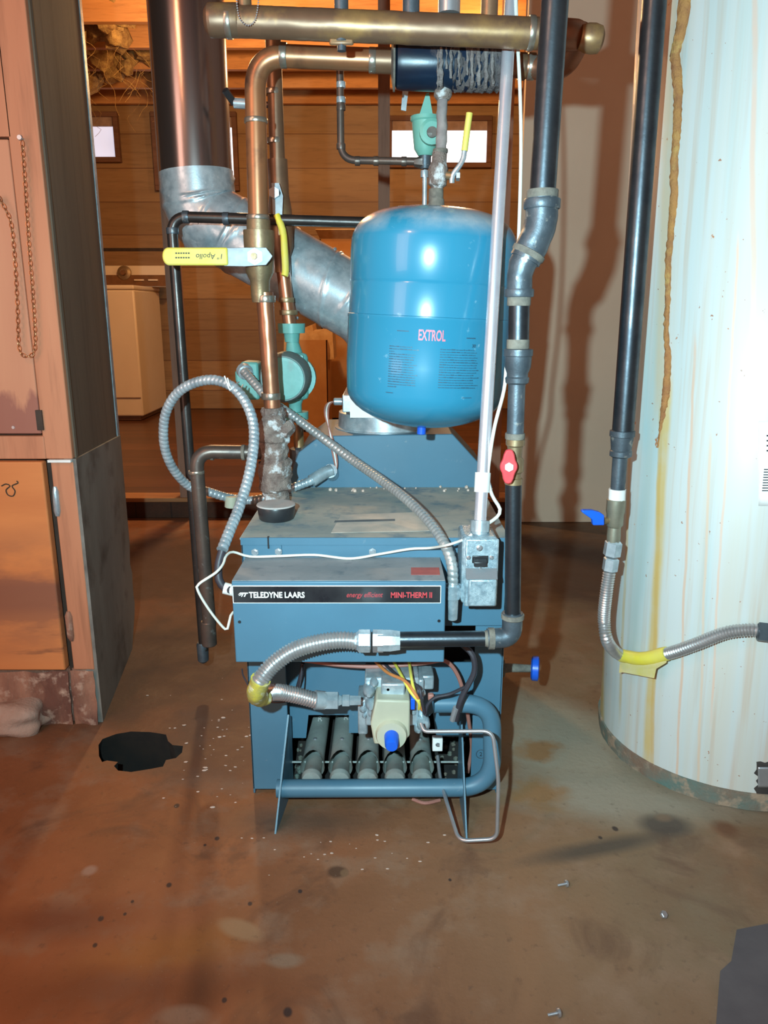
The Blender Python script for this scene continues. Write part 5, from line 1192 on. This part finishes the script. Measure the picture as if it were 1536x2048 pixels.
mb.build('paint_flakes', M['white'], wh, kind='stuff')
# burner access opening and bar-code sticker
def wpatch(px0, px1, py0, py1, off, th, name, mat, parent, jag=0, n_=10, **kw):
    mb = MB(); vs = []
    for j in range(n_+1):
        for i in range(n_+1):
            x = px0+(px1-px0)*i/n_; y = py0+(py1-py0)*j/n_
            if jag and (i == 0): x += jag*noise.noise(Vector((j*0.9, 0, 2)))
            if jag and (j == 0): y += jag*noise.noise(Vector((i*0.9, 5, 2)))
            vs.append(wsurf(x, y, off))
    fs = [(j*(n_+1)+i, j*(n_+1)+i+1, (j+1)*(n_+1)+i+1, (j+1)*(n_+1)+i) for j in range(n_) for i in range(n_)]
    mb.add(vs, fs, True)
    o = mb.build(name, mat, parent, recalc=False, **kw)
    s_ = o.modifiers.new('solid', 'SOLIDIFY'); s_.thickness = th; s_.offset = 1
    return o
ao = wpatch(1513, 1600, 1524, 1600, 0.0006, 0.001, 'access_opening', M['boiler_dark'], wh, jag=14)
wpatch(1516, 1550, 1535, 1575, 0.002, 0.003, 'access_plate', M['steel'], ao)
lb = wpatch(1517, 1600, 842, 1012, 0.0006, 0.0006, 'sticker', M['white'], wh, label='white bar-code sticker')
for k in range(9): wpatch(1528-k*0.5, 1580, 938+k*5.3, 940+k*5.3, 0.0014, 0.0004, 'print_bar', M['ink'], lb, n_=3)
for k in range(4): wpatch(1533, 1580, 870+k*10, 873+k*10, 0.0014, 0.0004, 'print_bar', M['ink'], lb, n_=3)

# gas pipe before the heater
HPY = 1.26
hp_ = thing('heater_gas_pipe', 'thick black iron gas pipe dropping in front of the white water heater', 'pipe', A(1240, 900, HPY))
u = PW(1, 1260, 600, HPY)
q, qq = A(1309, 0, HPY), A(1246, 862, HPY)
MB().tube([qq, q, q+(q-qq)*1.1], PW(23, 1280, 400, HPY), 26).build('pipe', M['iron'], hp_)
collar(MB(), A(1246, 858, HPY), (0, 0, 1), 0.014, 20*u).build('pipe_dope_ring', M['dope'], hp_)
MB().lathe(A(1241, 914, HPY), (0, 0, 1), [(0, 19*u), (0.002, 23*u), (0.010, 23*u), (0.012, 21*u), (0.034, 24*u), (0.035, 26*u), (0.044, 26*u), (0.045, 20*u)], 22).build('reducer_coupling', M['iron_fit'], hp_)
MB().tube(PP([(1240, 912, HPY), (1234, 998, HPY)]), 15*u, 20, lump=0.0006).build('nipple', M['iron_fit'], hp_)
MB().tube(PP([(1235, 978, HPY), (1233, 1000, HPY)]), 17.5*u, 18, lump=0.0015, lf=150).build('thread_tape', M['white'], hp_)
hv_ = thing('gas_valve', 'gas shutoff valve with blue lever beside the white water heater', 'valve', A(1232, 1040, HPY))
MB().lathe(A(1226, 1088, HPY), A(1233, 996, HPY)-A(1226, 1088, HPY), [(0, 14*u), (0.014, 15*u), (0.03, 14*u), (0.034, 18*u), (0.052, 18*u), (0.058, 20*u), (0.078, 20*u), (0.079, 18*u)], 10).build('valve_body', MT('grimy_brass', (0.36, 0.33, 0.25), (0.26, 0.24, 0.18), 30, 0.45, 0.6), hv_)
MB().tube(PP([(1228, 1040, HPY), (1207, 1042, HPY-0.004)]), 0.006, 10).build('valve_stem', M['brass'], hv_)
lvp = [(1209, 1031), (1209, 1051), (1186, 1051), (1185, 1040), (1180, 1036), (1163, 1024), (1166, 1021), (1185, 1021), (1200, 1025)]
MB().prism(PP([(x, y, HPY-0.015) for x, y in lvp]), (0, 0.012, 0)).build('lever', M['blue'], hv_, bevel=0.002)
fh = thing('flexible_gas_connector', 'corrugated steel gas connector draped across the white water heater', 'flexible pipe', A(1222, 1140, HPY))
MB().lathe(A(1223, 1112, HPY), (0.08, 0, 1), [(0, 16*u), (0.0015, 19*u), (0.024, 19*u), (0.028, 14*u)], 6, smooth=False).build('flare_nut', M['galv'], fh)
MB().lathe(A(1219, 1142, HPY), (0.08, 0, 1), [(0, 13*u), (0.0015, 17*u), (0.022, 17*u), (0.024, 14*u)], 6, smooth=False).build('flare_nut', M['galv'], fh)
def wf(px, py, off=0.022): return wsurf(px, py, off)
fpts = [A(1219, 1142, HPY), A(1212, 1190, HPY), A(1208, 1240, HPY+0.005), A(1216, 1285, HPY), wf(1243, 1311), wf(1285, 1317), wf(1340, 1306), wf(1395, 1287), wf(1450, 1266), wf(1498, 1260), wf(1520, 1262)]
corr(fpts, 0.0105, 0.0046, 0.08).build('corrugated_hose', M['flexsteel'], fh)
sl = smooth_path([wf(1243, 1311), wf(1285, 1317), wf(1334, 1307)], 0.005)
tg = MB().tube(sl, 0.0122, 16, lump=0.0006).build('warning_sleeve', M['yellow'], fh, label='torn yellow warning sleeve')
fg = [wf(1240, 1322, .024), wf(1334, 1316, .022), wf(1332, 1325, .03), wf(1312, 1337, .034), wf(1308, 1356, .036), wf(1245, 1344, .034), wf(1238, 1345, .036)]
mb = MB(); mb.prism(fg, (0, -0.0012, 0)); mb.build('warning_flag', MT('faded_tag', (0.62, 0.56, 0.40), (0.60, 0.50, 0.12), 12, 0.5), tg)
q = wf(1514, 1263); MB().lathe(q, (wf(1540, 1266)-q), [(0, 0.013), (0.002, 0.0165), (0.026, 0.0165), (0.028, 0.012)], 6, smooth=False).build('flare_nut', M['iron_fit'], fh)

# ================================================================== FLOOR ODDS
for i, (px, py, lab) in enumerate(((1127, 1774, 'bright metal screw on the bare floor, nearest the boiler'), (1325, 1835, 'small metal nut on the floor below the water heater'), (1110, 2034, 'metal screw on the floor at the bottom edge of the picture'))):
    q = F(px, py)
    if i == 1:
        nb = thing('hex_nut', lab, 'nut', q)
        MB().lathe(q+Vector((0, 0, 0.004)), (0.3, -0.5, 0.8), [(0, 0.0045), (0.001, 0.0055), (0.005, 0.0055), (0.006, 0.0045)], 6, smooth=False).build('nut_ring', M['steel'], nb)
    else:
        s_ = thing('machine_screw', lab, 'screw', q)
        MB().tube([q+Vector((-0.009, 0, 0.003)), q+Vector((0.003, 0.001, 0.005))], 0.002, 10).build('screw_shank', M['steel'], s_)
        MB().lathe(q+Vector((0.003, 0.001, 0.0052)), (1, 0.2, 0.1), [(0, 0.0055), (0.003, 0.0055), (0.005, 0.003)], 12).build('screw_head', M['steel'], s_)
pts = [F(1473, 1862), F(1560, 1845), F(1700, 1900), F(1700, 2150), F(1425, 2150), F(1432, 2048), F(1440, 1945), F(1462, 1925)]
tag(MB().prism(pts, (0, 0, 0.0025)).build('floor_mat', M['mat_grey']), 'corner of a flat grey mat on the floor at lower right', 'mat')
mb = MB()
for k in range(150):
    if k < 60: px, py = random.gauss(430, 60), random.gauss(1500, 70)
    else: px, py = random.uniform(480, 900), random.gauss(1650, 40)
    if 195 < px < 368 and 1460 < py < 1546: continue
    q = F(px, py); r_ = random.uniform(0.0008, 0.0028)*(1.3 if k < 30 else 0.8)
    if BL-0.01 < q.x < BR+0.01 and q.y > BY-0.11: continue
    mb.ball(q+Vector((0, 0, r_*0.3)), r_, 6, (1.6, 0.8, 0.4), lump=0.5, lf=300)
tag(mb.build('paint_chips', M['chips']), 'scattered pale flakes of scale on the floor around the boiler', 'debris', kind='stuff')
